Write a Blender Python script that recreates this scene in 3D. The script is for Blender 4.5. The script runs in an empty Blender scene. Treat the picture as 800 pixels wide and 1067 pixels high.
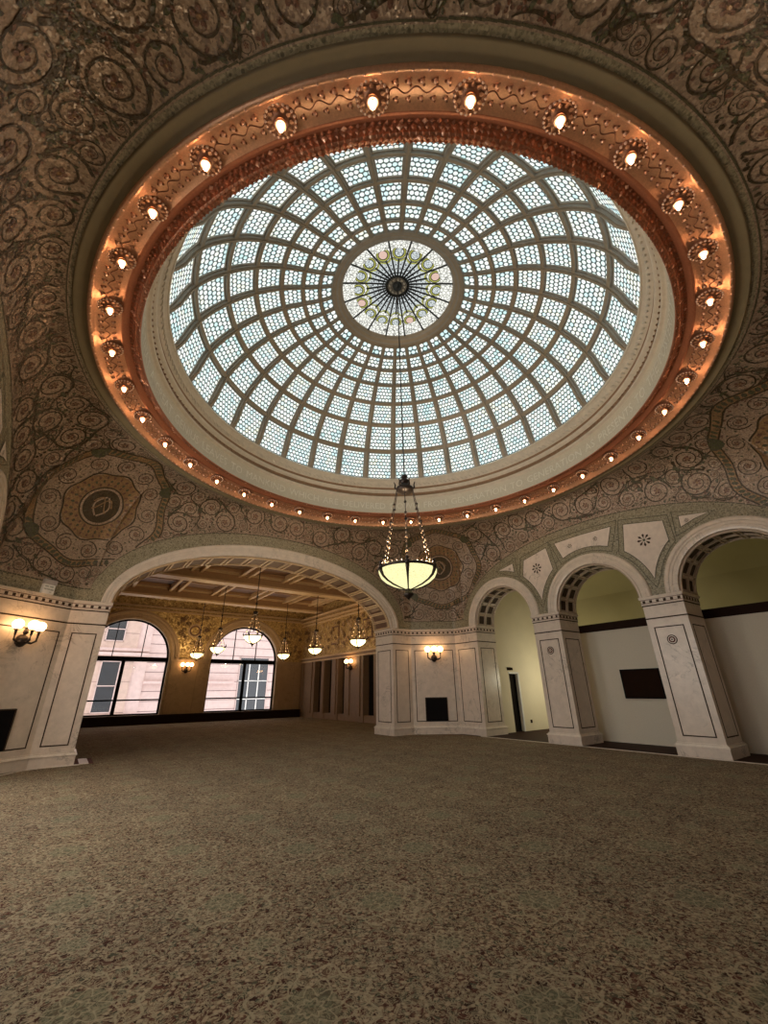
import bpy, math, random
import numpy as np
from mathutils import Vector, Matrix
random.seed(7); rng = np.random.RandomState(7)
S = bpy.context.scene; COL = S.collection
PI = math.pi
sin, cos = math.sin, math.cos

# ------------------------------------------------------------------ materials
def new_mat(name):
    m = bpy.data.materials.new(name); m.use_nodes = True
    nt = m.node_tree
    for n in list(nt.nodes): nt.nodes.remove(n)
    out = nt.nodes.new('ShaderNodeOutputMaterial')
    return m, nt, out
def N(nt, t, **kw):
    n = nt.nodes.new(t)
    for k, v in kw.items():
        if k in n.inputs.keys() if hasattr(n.inputs, 'keys') else False: n.inputs[k].default_value = v
        else: setattr(n, k, v)
    return n
def link(nt, a, b): nt.links.new(a, b)
def math_n(nt, op, a, b=None, c=None):
    n = nt.nodes.new('ShaderNodeMath'); n.operation = op
    for i, v in enumerate((a, b, c)):
        if v is None: continue
        if isinstance(v, (int, float)): n.inputs[i].default_value = v
        else: link(nt, v, n.inputs[i])
    return n.outputs[0]
def ramp(nt, fac, stops, interp='LINEAR'):
    r = nt.nodes.new('ShaderNodeValToRGB'); r.color_ramp.interpolation = interp
    e = r.color_ramp.elements
    while len(e) < len(stops): e.new(0.5)
    for i, (p, c) in enumerate(stops):
        e[i].position = p; e[i].color = (*c, 1) if len(c) == 3 else c
    link(nt, fac, r.inputs[0]); return r.outputs[0]
def mixc(nt, fac, a, b, mode='MIX'):
    n = nt.nodes.new('ShaderNodeMix'); n.data_type = 'RGBA'; n.blend_type = mode
    for sock, v in ((n.inputs[0], fac), (n.inputs[6], a), (n.inputs[7], b)):
        if isinstance(v, (int, float)): sock.default_value = v
        elif isinstance(v, tuple): sock.default_value = (*v, 1) if len(v) == 3 else v
        else: link(nt, v, sock)
    return n.outputs[2]
def princ(nt, out, color, rough=.5, metal=0., spec=.5, normal=None):
    p = nt.nodes.new('ShaderNodeBsdfPrincipled')
    if isinstance(color, tuple): p.inputs['Base Color'].default_value = (*color, 1)
    else: link(nt, color, p.inputs['Base Color'])
    if isinstance(rough, (int, float)): p.inputs['Roughness'].default_value = rough
    else: link(nt, rough, p.inputs['Roughness'])
    p.inputs['Metallic'].default_value = metal
    p.inputs['Specular IOR Level'].default_value = spec
    if normal is not None: link(nt, normal, p.inputs['Normal'])
    link(nt, p.outputs[0], out.inputs[0]); return p
def coords(nt, scale=1.0):
    tc = nt.nodes.new('ShaderNodeTexCoord'); mp = nt.nodes.new('ShaderNodeMapping')
    s = scale if isinstance(scale, tuple) else (scale,)*3
    mp.inputs['Scale'].default_value = s
    link(nt, tc.outputs['Object'], mp.inputs[0]); return mp.outputs[0]
def noise(nt, vec, scale, detail=4, rough=.6, dist=0.):
    n = nt.nodes.new('ShaderNodeTexNoise'); link(nt, vec, n.inputs['Vector'])
    n.inputs['Scale'].default_value = scale; n.inputs['Detail'].default_value = detail
    n.inputs['Roughness'].default_value = rough; n.inputs['Distortion'].default_value = dist
    return n
def voro(nt, vec, scale, feature='F1'):
    n = nt.nodes.new('ShaderNodeTexVoronoi'); link(nt, vec, n.inputs['Vector'])
    n.feature = feature; n.inputs['Scale'].default_value = scale; return n
def bump(nt, h, strength=.3, dist=.01):
    b = nt.nodes.new('ShaderNodeBump'); b.inputs['Strength'].default_value = strength
    b.inputs['Distance'].default_value = dist; link(nt, h, b.inputs['Height']); return b.outputs[0]

def mat_plain(name, col, rough=.5, metal=0., var=.12, scale=6., spec=.5):
    m, nt, out = new_mat(name); v = coords(nt)
    n = noise(nt, v, scale)
    c = ramp(nt, n.outputs[0], [(.25, tuple(x*(1-var) for x in col)), (.75, tuple(min(1, x*(1+var)) for x in col))])
    princ(nt, out, c, rough, metal, spec); return m
def mat_marble(name, base, vein, rough=.32):
    m, nt, out = new_mat(name); v = coords(nt)
    n1 = noise(nt, v, 1.3, 8, .62, 1.6)
    d = math_n(nt, 'ABSOLUTE', math_n(nt, 'SUBTRACT', n1.outputs[0], .5))
    vf = ramp(nt, d, [(0., (1, 1, 1)), (.022, (0, 0, 0))])
    n2 = noise(nt, v, .9, 3); gate = ramp(nt, n2.outputs[0], [(.48, (0, 0, 0)), (.62, (1, 1, 1))])
    f = math_n(nt, 'MULTIPLY', vf, gate)
    n3 = noise(nt, v, 5., 6, .7)
    b = ramp(nt, n3.outputs[0], [(.3, tuple(x*.88 for x in base)), (.7, tuple(min(1, x*1.08) for x in base))])
    c = mixc(nt, math_n(nt, 'MULTIPLY', f, .8), b, vein)
    princ(nt, out, c, rough); return m
def mat_mosaic(name, cols, scale=38., rough=.38, metal=0., nstr=.5, dots=None):
    m, nt, out = new_mat(name); v = coords(nt)
    vo = voro(nt, v, scale)
    sep = nt.nodes.new('ShaderNodeSeparateColor'); link(nt, vo.outputs['Color'], sep.inputs[0])
    big = noise(nt, v, 2.2, 3)
    f = math_n(nt, 'ADD', math_n(nt, 'MULTIPLY', sep.outputs[0], .7), math_n(nt, 'MULTIPLY', big.outputs[0], .3))
    k = len(cols)
    c = ramp(nt, f, [(.1+.8*i/(k-1), cols[i]) for i in range(k)])
    if dots:
        v2 = voro(nt, v, dots[0]); df = ramp(nt, v2.outputs['Distance'], [(.16, (1, 1, 1)), (.24, (0, 0, 0))])
        c = mixc(nt, math_n(nt, 'MULTIPLY', df, .8), c, dots[1])
    # every tessera is set at its own slight tilt, so single ones glint
    nm = nt.nodes.new('ShaderNodeVectorMath'); nm.operation = 'SUBTRACT'; link(nt, vo.outputs['Color'], nm.inputs[0]); nm.inputs[1].default_value = (.5, .5, .5)
    sc = nt.nodes.new('ShaderNodeVectorMath'); sc.operation = 'SCALE'; link(nt, nm.outputs[0], sc.inputs[0]); sc.inputs['Scale'].default_value = nstr
    ge = nt.nodes.new('ShaderNodeNewGeometry')
    ad = nt.nodes.new('ShaderNodeVectorMath'); ad.operation = 'ADD'; link(nt, ge.outputs['Normal'], ad.inputs[0]); link(nt, sc.outputs[0], ad.inputs[1])
    no = nt.nodes.new('ShaderNodeVectorMath'); no.operation = 'NORMALIZE'; link(nt, ad.outputs[0], no.inputs[0])
    princ(nt, out, c, rough, metal, .5, no.outputs[0]); return m
def mat_emit(name, col, strength, var=0., scale=20.):
    m, nt, out = new_mat(name)
    e = nt.nodes.new('ShaderNodeEmission'); e.inputs[1].default_value = strength
    if var:
        v = coords(nt); vo = voro(nt, v, scale, 'DISTANCE_TO_EDGE')
        c = ramp(nt, vo.outputs['Distance'], [(0., tuple(x*(1-var) for x in col)), (.12, col)])
        link(nt, c, e.inputs[0])
    else: e.inputs[0].default_value = (*col, 1)
    link(nt, e.outputs[0], out.inputs[0]); return m

GLASS_E = 1.1
def mat_scales():
    """leaded fish-scale glass, daylight behind it; UV counts the scales"""
    m, nt, out = new_mat('fish_scale_glass')
    uv = nt.nodes.new('ShaderNodeUVMap'); uv.uv_map = 'UVMap'
    sx = nt.nodes.new('ShaderNodeSeparateXYZ'); link(nt, uv.outputs[0], sx.inputs[0])
    u, v = sx.outputs[0], sx.outputs[1]
    row = math_n(nt, 'FLOOR', v)
    u2 = math_n(nt, 'ADD', u, math_n(nt, 'MULTIPLY', math_n(nt, 'FLOORED_MODULO', row, 2.), .5))
    fu = math_n(nt, 'SUBTRACT', math_n(nt, 'FRACT', u2), .5); fv = math_n(nt, 'SUBTRACT', math_n(nt, 'FRACT', v), .5)
    d = math_n(nt, 'SQRT', math_n(nt, 'ADD', math_n(nt, 'MULTIPLY', fu, fu), math_n(nt, 'MULTIPLY', fv, fv)))
    br = ramp(nt, d, [(.35, (1, 1, 1)), (.485, (.07, .075, .075))])
    cx = nt.nodes.new('ShaderNodeCombineXYZ'); link(nt, math_n(nt, 'FLOOR', u2), cx.inputs[0]); link(nt, row, cx.inputs[1])
    wn = nt.nodes.new('ShaderNodeTexWhiteNoise'); wn.noise_dimensions = '2D'; link(nt, cx.outputs[0], wn.inputs['Vector'])
    tc = nt.nodes.new('ShaderNodeTexCoord'); nz = noise(nt, tc.outputs['Object'], .45, 2)
    f = math_n(nt, 'ADD', math_n(nt, 'MULTIPLY', wn.outputs[0], .6), math_n(nt, 'MULTIPLY', nz.outputs[0], .5))
    c = ramp(nt, f, [(.12, (.46, .72, .66)), (.32, (.66, .85, .86)), (.5, (.80, .92, .84)), (.68, (.95, 1., .97)), (.9, (.86, .88, .70))])
    col = mixc(nt, 1., c, br, 'MULTIPLY')
    e = nt.nodes.new('ShaderNodeEmission'); link(nt, col, e.inputs[0]); e.inputs[1].default_value = GLASS_E  # emission stands in for daylight coming through the panes
    link(nt, e.outputs[0], out.inputs[0]); return m

def mat_carpet():
    m, nt, out = new_mat('patterned_carpet')
    tc = nt.nodes.new('ShaderNodeTexCoord'); P = tc.outputs['Object']
    wob = noise(nt, P, 9., 2); 
    sx = nt.nodes.new('ShaderNodeSeparateXYZ'); link(nt, P, sx.inputs[0])
    AX, AY = 2.08, 1.56
    def cell(ox, oy):
        x = math_n(nt, 'MULTIPLY', math_n(nt, 'SUBTRACT', math_n(nt, 'FRACT', math_n(nt, 'ADD', math_n(nt, 'MULTIPLY', sx.outputs[0], 1/AX), ox)), .5), AX)
        y = math_n(nt, 'MULTIPLY', math_n(nt, 'SUBTRACT', math_n(nt, 'FRACT', math_n(nt, 'ADD', math_n(nt, 'MULTIPLY', sx.outputs[1], 1/AY), oy)), .5), AY)
        r = math_n(nt, 'SQRT', math_n(nt, 'ADD', math_n(nt, 'MULTIPLY', x, x), math_n(nt, 'MULTIPLY', y, y)))
        a = math_n(nt, 'ARCTAN2', y, x); return r, a
    def ring(r, a, R, amp, k, w, ph=0.):
        rr = math_n(nt, 'ADD', R, math_n(nt, 'MULTIPLY', math_n(nt, 'COSINE', math_n(nt, 'ADD', math_n(nt, 'MULTIPLY', a, float(k)), ph)), amp))
        d = math_n(nt, 'ABSOLUTE', math_n(nt, 'SUBTRACT', r, rr))
        return math_n(nt, 'LESS_THAN', d, w)
    # medallions stand where the photograph shows them: (-4.13,-4.05) and every lattice step
    fx, fy = (4.13/AX) % 1 + .5, (4.05/AY) % 1 + .5
    lines = None; fill = None
    def mx(a, b): return b if a is None else math_n(nt, 'MAXIMUM', a, b)
    for (ox, oy, s) in ((0, 0, 1.), (.5, .5, 1.), (.5, 0, .5), (0, .5, .5)):
        r, a = cell(fx+ox, fy+oy)
        for (R, amp, k, w, ph) in ((.345, .04, 8, .011, 0), (.29, .045, 8, .009, PI), (.215, .035, 8, .009, 0), (.14, .035, 8, .008, PI), (.065, .012, 8, .009, 0)):
            if s < 1 and R > .29: continue
            lines = mx(lines, ring(r, a, R*s, amp*s, k, w*(.7+.3*s), ph))
        fill = mx(fill, math_n(nt, 'LESS_THAN', r, .17*s))
    # all-over floral ground
    v1 = voro(nt, P, 21.); v1d = ramp(nt, v1.outputs['Distance'], [(.22, (1, 1, 1)), (.36, (0, 0, 0))])
    v2 = voro(nt, P, 30.); s2 = nt.nodes.new('ShaderNodeSeparateColor'); link(nt, v2.outputs['Color'], s2.inputs[0])
    n1 = noise(nt, P, 15., 3, .7, 1.6)
    vine = ramp(nt, math_n(nt, 'ABSOLUTE', math_n(nt, 'SUBTRACT', n1.outputs[0], .5)), [(.02, (1, 1, 1)), (.06, (0, 0, 0))])
    ground = ramp(nt, s2.outputs[0], [(.0, (.030, .013, .009)), (.35, (.095, .040, .027)), (.6, (.14, .088, .056)), (.8, (.06, .062, .04)), (1., (.19, .14, .095))])
    tan_c = (.36, .31, .21); green = (.15, .16, .10)
    c = mixc(nt, math_n(nt, 'MULTIPLY', v1d, .65), ground, (.44, .345, .235))
    c = mixc(nt, math_n(nt, 'MULTIPLY', vine, .75), c, tan_c)
    gmask = math_n(nt, 'MULTIPLY', fill, .45); c = mixc(nt, gmask, c, green)
    c = mixc(nt, math_n(nt, 'MULTIPLY', lines, .62), c, tan_c)
    big = noise(nt, P, .5, 2); shade = ramp(nt, big.outputs[0], [(.3, (.9, .9, .88)), (.7, (1.08, 1.06, 1.0))])
    c = mixc(nt, 1., c, shade, 'MULTIPLY')
    fine = noise(nt, P, 160., 2)
    princ(nt, out, c, .95, 0, .1, bump(nt, fine.outputs[0], .5, .006)); return m

M = {}
M['marble'] = mat_marble('white_marble', (.66, .56, .465), (.27, .22, .17))
M['marble_trim'] = mat_marble('pale_marble_moulding', (.66, .565, .46), (.35, .3, .25), .28)
M['marble_hi'] = mat_marble('polished_pale_moulding', (.80, .71, .60), (.5, .42, .35), .22)  # lighter tone paints a highlight along the base moulding
M['cofm'] = mat_marble('warm_soffit_marble', (.46, .36, .27), (.25, .19, .13), .6)
M['inlay'] = mat_plain('dark_inlay', (.06, .038, .024), .7, spec=.15)
M['inlay_red'] = mat_plain('red_marble', (.10, .028, .018), .7, spec=.12)
M['green'] = mat_mosaic('green_mosaic', [(.125, .11, .06), (.235, .205, .125), (.35, .305, .20), (.17, .145, .08)], 42., .4, 0, .35, (9., (.07, .06, .03)))
M['greenline'] = mat_mosaic('dark_green_mosaic_line', [(.05, .05, .025), (.11, .09, .045)], 50., .4, 0, .3)
M['tan'] = mat_mosaic('tan_glass_mosaic', [(.18, .125, .085), (.29, .21, .145), (.40, .30, .215), (.26, .185, .13)], 40., .34, .12, .55)
M['stem'] = mat_mosaic('olive_mosaic_stem', [(.035, .022, .009), (.07, .046, .02), (.045, .034, .015)], 50., .35, .1, .5)
M['flower'] = mat_mosaic('russet_mosaic_flower', [(.11, .05, .03), (.19, .095, .06), (.08, .045, .035)], 50., .35, .1, .5)
M['leaf'] = mat_mosaic('green_mosaic_leaf', [(.045, .055, .025), (.10, .10, .045), (.06, .04, .05)], 50., .35, .1, .5)
M['disc'] = mat_mosaic('gold_brown_mosaic', [(.20, .115, .05), (.31, .19, .09), (.14, .09, .045)], 44., .34, .2, .5)
M['olive'] = mat_plain('olive_painted_band', (.21, .165, .09), .7, 0, .08)
def mat_copper(name, base, r0=.28):
    m, nt, out = new_mat(name); v = coords(nt)
    n = noise(nt, v, 30., 5, .7)
    c = ramp(nt, n.outputs[0], [(.3, tuple(x*.72 for x in base)), (.7, base)])
    princ(nt, out, c, r0, .72, .5, bump(nt, n.outputs[0], .25, .01)); return m
M['copper'] = mat_copper('copper_leaf', (.76, .43, .26), .4)
M['copper_deep'] = mat_copper('deep_red_copper', (.50, .20, .11), .5)
M['copper_hi'] = mat_copper('bright_copper_relief', (.95, .62, .45), .3)
M['copper_dark'] = mat_copper('dark_copper_relief', (.36, .17, .10), .4)
M['bead_hi'] = mat_plain('pale_gilt_bead', (.80, .62, .50), .3, .3)
M['brown_cove'] = mat_plain('brown_gilt_moulding', (.27, .155, .08), .45, .2)
M['cream'] = mat_plain('cream_moulding', (.60, .52, .41), .5)
M['frieze'] = mat_mosaic('grey_green_frieze', [(.50, .44, .33), (.59, .52, .40)], 40., .5, 0, .15)
M['letter'] = mat_plain('cream_letter', (.68, .63, .52), .45)
M['rib'] = mat_plain('grey_painted_iron_rib', (.31, .28, .235), .5, .1)
M['rib_trim'] = mat_plain('gilt_rib_moulding', (.33, .26, .18), .45, .2)
M['lead'] = mat_plain('black_lead', (.015, .016, .014), .5)
M['scales'] = mat_scales()
M['med'] = mat_emit('cream_opal_glass', (.90, .90, .82), .95, .92, 11.)
M['med_yel'] = mat_emit('yellow_green_glass', (.42, .42, .10), .8)
M['med_pink'] = mat_emit('pink_glass', (.72, .5, .42), .9)
M['med_pet'] = mat_emit('blue_white_glass', (.74, .80, .80), .85, .9, 17.)
M['bulb'] = mat_emit('warm_bulb', (1., .50, .24), 34.)
M['bowl'] = mat_emit('yellow_opal_bowl_glass', (.92, .84, .42), 1.15, .35, 26.)
M['globe'] = mat_emit('lit_opal_globe', (1., .56, .24), 11.)
M['globe_s'] = mat_emit('lit_opal_shade', (1., .68, .36), 6.)
M['bowl_s'] = mat_emit('lit_small_bowl', (1., .78, .36), 4.)
M['iron'] = mat_plain('dark_bronze', (.035, .025, .02), .4, .6)
M['bead'] = mat_plain('glass_bead_chain', (.55, .38, .25), .2, .4)
M['gold'] = mat_mosaic('gold_mosaic', [(.20, .12, .04), (.42, .27, .10), (.60, .42, .17), (.28, .18, .07)], 14., .4, .35, .5)
M['goldstone'] = mat_marble('honey_marble', (.42, .285, .165), (.22, .14, .07), .4)
M['brownstone'] = mat_marble('brown_marble', (.25, .155, .085), (.14, .08, .045), .5)
M['wood'] = mat_plain('brown_painted_beam', (.34, .20, .10), .5)
M['wood_hi'] = mat_plain('gilt_beam_edge', (.60, .42, .24), .45)
M['wooddark'] = mat_plain('dark_coffer', (.15, .075, .04), .6)
M['black'] = mat_plain('black_frame', (.006, .005, .005), .8, spec=.1)
M['void'] = mat_plain('dark_opening', (.012, .009, .007), .9, spec=.1)
M['bench'] = mat_plain('dark_wood_cover', (.022, .011, .007), .85, spec=.1)
M['plaster'] = mat_plain('olive_plaster', (.36, .31, .15), .8, 0, .05, 1.)
M['plaster_w'] = mat_plain('cream_plaster', (.68, .60, .44), .8, 0, .05, 1.)
M['partition'] = mat_plain('pale_grey_partition', (.60, .54, .43), .85, 0, .05, 30.)
M['hall_floor'] = mat_plain('dark_brown_stone_floor', (.040, .018, .011), .7, spec=.12)
M['carpet'] = mat_carpet()
M['stone'] = mat_plain('pink_limestone', (.62, .47, .43), .9, 0, .1, 3.)
M['stone2'] = mat_plain('tan_limestone', (.55, .40, .33), .9, 0, .12, 3.)
M['stoneline'] = mat_plain('stone_joint', (.24, .17, .16), .9)
M['extglass'] = mat_plain('dark_office_glass', (.05, .055, .06), .15)
M['whitepaint'] = mat_plain('white_paint', (.72, .70, .66), .6)
M['greybox'] = mat_plain('grey_metal_lid', (.36, .33, .31), .5)
M['print'] = mat_plain('grey_print', (.36, .38, .33), .7)
M['board'] = mat_plain('dark_brown_board', (.018, .008, .004), .9, spec=.08)
m, nt, out = new_mat('clear_window_glass')
tr = nt.nodes.new('ShaderNodeBsdfTransparent'); gl = nt.nodes.new('ShaderNodeBsdfGlossy'); gl.inputs['Roughness'].default_value = .03
mxs = nt.nodes.new('ShaderNodeMixShader'); mxs.inputs[0].default_value = .05
link(nt, tr.outputs[0], mxs.inputs[1]); link(nt, gl.outputs[0], mxs.inputs[2]); link(nt, mxs.outputs[0], out.inputs[0]); M['glass'] = m

# ------------------------------------------------------------------ mesh helpers
class MB:
    def __init__(s): s.v = []; s.f = []; s.mi = []; s.sm = []; s.uv = []; s.mats = []
    def mid(s, m):
        if m not in s.mats: s.mats.append(m)
        return s.mats.index(m)
    def face(s, idx, m, smooth=False, uv=None):
        s.f.append(tuple(idx)); s.mi.append(s.mid(m)); s.sm.append(smooth); s.uv.append(uv)
    def poly(s, pts, m, smooth=False, uv=None):
        b = len(s.v); s.v += [tuple(p) for p in pts]; s.face(range(b, b+len(pts)), m, smooth, uv)
    def box(s, a, b, m):
        x0, y0, z0 = a; x1, y1, z1 = b; k = len(s.v)
        s.v += [(x0, y0, z0), (x1, y0, z0), (x1, y1, z0), (x0, y1, z0), (x0, y0, z1), (x1, y0, z1), (x1, y1, z1), (x0, y1, z1)]
        for q in ((3, 2, 1, 0), (4, 5, 6, 7), (0, 1, 5, 4), (1, 2, 6, 5), (2, 3, 7, 6), (3, 0, 4, 7)): s.face([k+i for i in q], m)
    def obox(s, c, ax, ay, az, m):
        """box centred c with half-axis vectors"""
        c, ax, ay, az = map(Vector, (c, ax, ay, az)); k = len(s.v)
        for dz in (-1, 1):
            for dx, dy in ((-1, -1), (1, -1), (1, 1), (-1, 1)): s.v.append(tuple(c+dx*ax+dy*ay+dz*az))
        for q in ((3, 2, 1, 0), (4, 5, 6, 7), (0, 1, 5, 4), (1, 2, 6, 5), (2, 3, 7, 6), (3, 0, 4, 7)): s.face([k+i for i in q], m)
    def prism(s, poly, z0, z1, m, top=True):
        k = len(s.v); n = len(poly)
        s.v += [(x, y, z0) for x, y in poly] + [(x, y, z1) for x, y in poly]
        for i in range(n):
            j = (i+1) % n; s.face((k+i, k+j, k+n+j, k+n+i), m)
        s.face([k+n+i for i in range(n)], m); s.face([k+i for i in range(n)][::-1], m)
    def grid(s, P, m, smooth=True, closed=False, mat_row=None):
        nr = len(P); nc = len(P[0]); k = len(s.v)
        for r in P: s.v += [tuple(p) for p in r]
        for i in range(nr-1):
            for j in range(nc if closed else nc-1):
                j2 = (j+1) % nc
                s.face((k+i*nc+j, k+i*nc+j2, k+(i+1)*nc+j2, k+(i+1)*nc+j), mat_row(i) if mat_row else m, smooth)
    def lathe(s, prof, m, n=96, c=(0, 0, 0), smooth=True, mat_row=None, a0=0.):
        P = [[(c[0]+r*cos(a0+2*PI*j/n), c[1]+r*sin(a0+2*PI*j/n), c[2]+z) for j in range(n)] for r, z in prof]
        s.grid(P, m, smooth, True, mat_row)
    def tube(s, pts, rad, m, n=8, caps=True, smooth=True):
        pts = [Vector(p) for p in pts]; L = len(pts)
        rads = rad if isinstance(rad, (list, tuple)) else [rad]*L
        rows = []; up = Vector((0, 0, 1))
        for i, p in enumerate(pts):
            t = (pts[min(i+1, L-1)]-pts[max(i-1, 0)]).normalized()
            a = t.cross(up)
            if a.length < .05: a = t.cross(Vector((1, 0, 0)))
            a.normalize(); b = t.cross(a)
            rows.append([tuple(p+rads[i]*(a*cos(2*PI*j/n)+b*sin(2*PI*j/n))) for j in range(n)])
        k = len(s.v); s.grid(rows, m, smooth, True)
        if caps:
            s.face([k+j for j in range(n)], m); s.face([k+(L-1)*n+j for j in range(n)][::-1], m)
    def ball(s, c, r, m, n=10, sz=1.):
        rows = [[(c[0]+r*sin(PI*i/(n//2+1))*cos(2*PI*j/n), c[1]+r*sin(PI*i/(n//2+1))*sin(2*PI*j/n), c[2]+r*sz*cos(PI*i/(n//2+1))) for j in range(n)] for i in range(0, n//2+2)]
        s.grid(rows, m, True, True)
    def build(s, name, parent=None, loc=None):
        me = bpy.data.meshes.new(name); me.from_pydata(s.v, [], s.f); me.update()
        for mt in s.mats: me.materials.append(mt)
        me.polygons.foreach_set('material_index', s.mi); me.polygons.foreach_set('use_smooth', s.sm)
        if any(u is not None for u in s.uv):
            l = me.uv_layers.new(name='UVMap'); data = []
            for f, u in zip(s.f, s.uv):
                for i in range(len(f)): data += list(u[i]) if u is not None else [0., 0.]
            l.data.foreach_set('uv', data)
        o = bpy.data.objects.new(name, me); COL.objects.link(o)
        if parent is not None: o.parent = parent
        if loc is not None: o.location = loc
        return o
def empty(name, label, cat, loc=(0, 0, 0), rz=0., group=None):
    o = bpy.data.objects.new(name, None); COL.objects.link(o); o.location = loc; o.rotation_euler = (0, 0, rz)
    o.empty_display_size = .1
    o['label'] = label; o['category'] = cat
    if group: o['group'] = group
    return o
def tag(o, label, cat, group=None):
    o['label'] = label; o['category'] = cat
    if group: o['group'] = group
    return o
def struct(o): o['kind'] = 'structure'; return o
def copy_tree(o, parent=None):
    c = o.copy(); COL.objects.link(c)
    if parent is not None: c.parent = parent
    for ch in list(o.children): copy_tree(ch, c)
    return c
def local(mb, loc, rz=0.):
    """world coordinates -> coordinates about a base point"""
    c, s_ = cos(-rz), sin(-rz)
    mb.v = [((x-loc[0])*c-(y-loc[1])*s_, (x-loc[0])*s_+(y-loc[1])*c, z-loc[2]) for x, y, z in mb.v]; return mb
def offset_poly(poly, d):
    """outward mitred offset of a CCW polygon"""
    n = len(poly); out = []
    for i in range(n):
        p0, p1, p2 = Vector(poly[i-1]), Vector(poly[i]), Vector(poly[(i+1) % n])
        a = (p1-p0).normalized(); b = (p2-p1).normalized()
        na = Vector((a.y, -a.x)); nb = Vector((b.y, -b.x)); k = (na+nb); k = k/max(.3, k.dot(na))
        out.append(tuple(p1+k*d))
    return out

# ------------------------------------------------------------------ the room's measures (metres)
WX, WY, WB = 7.43, 7.2, 7.8
WLX = 7.56          # right/left walls, far wall, back wall
ZC = 3.97                              # top of the cornice, where all arches spring
DEP = 1.11                             # wall thickness at the arches
AR = 1.335                             # arcade arch radius
AC = [3.475, -.225, -3.93]             # arcade arch centres (y)
ROT = math.radians(-1.25)

# floor ---------------------------------------------------------------
mb = MB(); mb.box((-9.2, -9., -.2), (7.2, 23.2, 0), M['carpet'])
mb.box((7.2, 8.4, -.2), (9.0, 23.2, 0), M['carpet'])
mb.box((7.2, -9., -.2), (13.2, 8.4, -.004), M['hall_floor'])
struct(mb.build('floor'))
mb = MB(); mb.box((7.2, -7.2, -.01), (7.26, 4.9, .012), M['marble_trim'])
mb.tube([(x, y, .004) for x, y in ((-7.0, 5.5), (-5.95, 6.95), (-5.6, 7.08), (-4.86, 7.12))], .018, M['marble_trim'], 6)
struct(mb.build('trim_1'))
mb = MB()
mb.box((-4.96, 7.18, 0), (-4.86, 8.3, .012), M['inlay_red']); mb.box((-4.86, 7.18, 0), (-4.66, 8.3, .012), M['marble_trim']); mb.box((-4.66, 7.18, 0), (-4.56, 8.3, .012), M['inlay_red'])
struct(mb.build('trim_2'))

# walls over the arches ------------------------------------------------
def wall_plan(axis, plane, outward, s0, s1, arches, top, m_face, m_soffit, depth=DEP, zbot=ZC, coff=None):
    """wall in a plane; arches = list of functions s->z or None. axis 0: plane x=const, s=y. axis 1: plane y=const, s=x"""
    mb = MB()
    def P(s, d, z): return (plane+outward*d, s, z) if axis == 0 else (s, plane+outward*d, z)
    ss = set([s0, s1])
    for (c, a, fn) in arches:
        for k in range(0, 49): ss.add(round(c-a*cos(PI*k/48), 5))
    ss = sorted(x for x in ss if s0-1e-6 <= x <= s1+1e-6)
    def low(s):
        for (c, a, fn) in arches:
            if abs(s-c) <= a+1e-6: return fn(s)
        return zbot
    for a, b in zip(ss[:-1], ss[1:]):
        mid = (a+b)/2; inside = any(abs(mid-c) < ar for c, ar, fn in arches)
        za, zb_ = (low(a), low(b)) if inside else (zbot, zbot)
        mb.poly([P(a, 0, za), P(b, 0, zb_), P(b, 0, top), P(a, 0, top)], m_face)
        mb.poly([P(a, depth, za), P(b, depth, zb_), P(b, depth, top), P(a, depth, top)], m_face)
        mb.poly([P(a, 0, za), P(b, 0, zb_), P(b, depth, zb_), P(a, depth, za)], m_soffit, inside)
    for s in (s0, s1): mb.poly([P(s, 0, zbot), P(s, depth, zbot), P(s, depth, top), P(s, 0, top)], m_face)
    mb.poly([P(s0, 0, top), P(s1, 0, top), P(s1, depth, top), P(s0, depth, top)], m_face)
    return mb
def arch_c(c, r=AR): return (c, r, lambda s: ZC+math.sqrt(max(0, r*r-(s-c)**2)))
def curve_arch(fn_pts, axis, plane, outward, prof, m, mb, n=48):
    """sweep a moulding profile [(radial offset, projection)] along an arch given by fn(phi, offset)->(s,z)"""
    rows = []
    for k in range(n+1):
        ph = PI*k/n; row = []
        for off, pr in prof:
            s, z = fn_pts(ph, off); row.append((plane-outward*pr, s, z) if axis == 0 else (s, plane-outward*pr, z))
        rows.append(row)
    mb.grid(rows, m, False)
ARCHI = [(-.002, -.02), (0, .045), (.05, .055), (.06, .03), (.13, .035), (.14, .05), (.2, .055), (.22, .075), (.29, .08), (.33, .05), (.335, -.02)]

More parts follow.
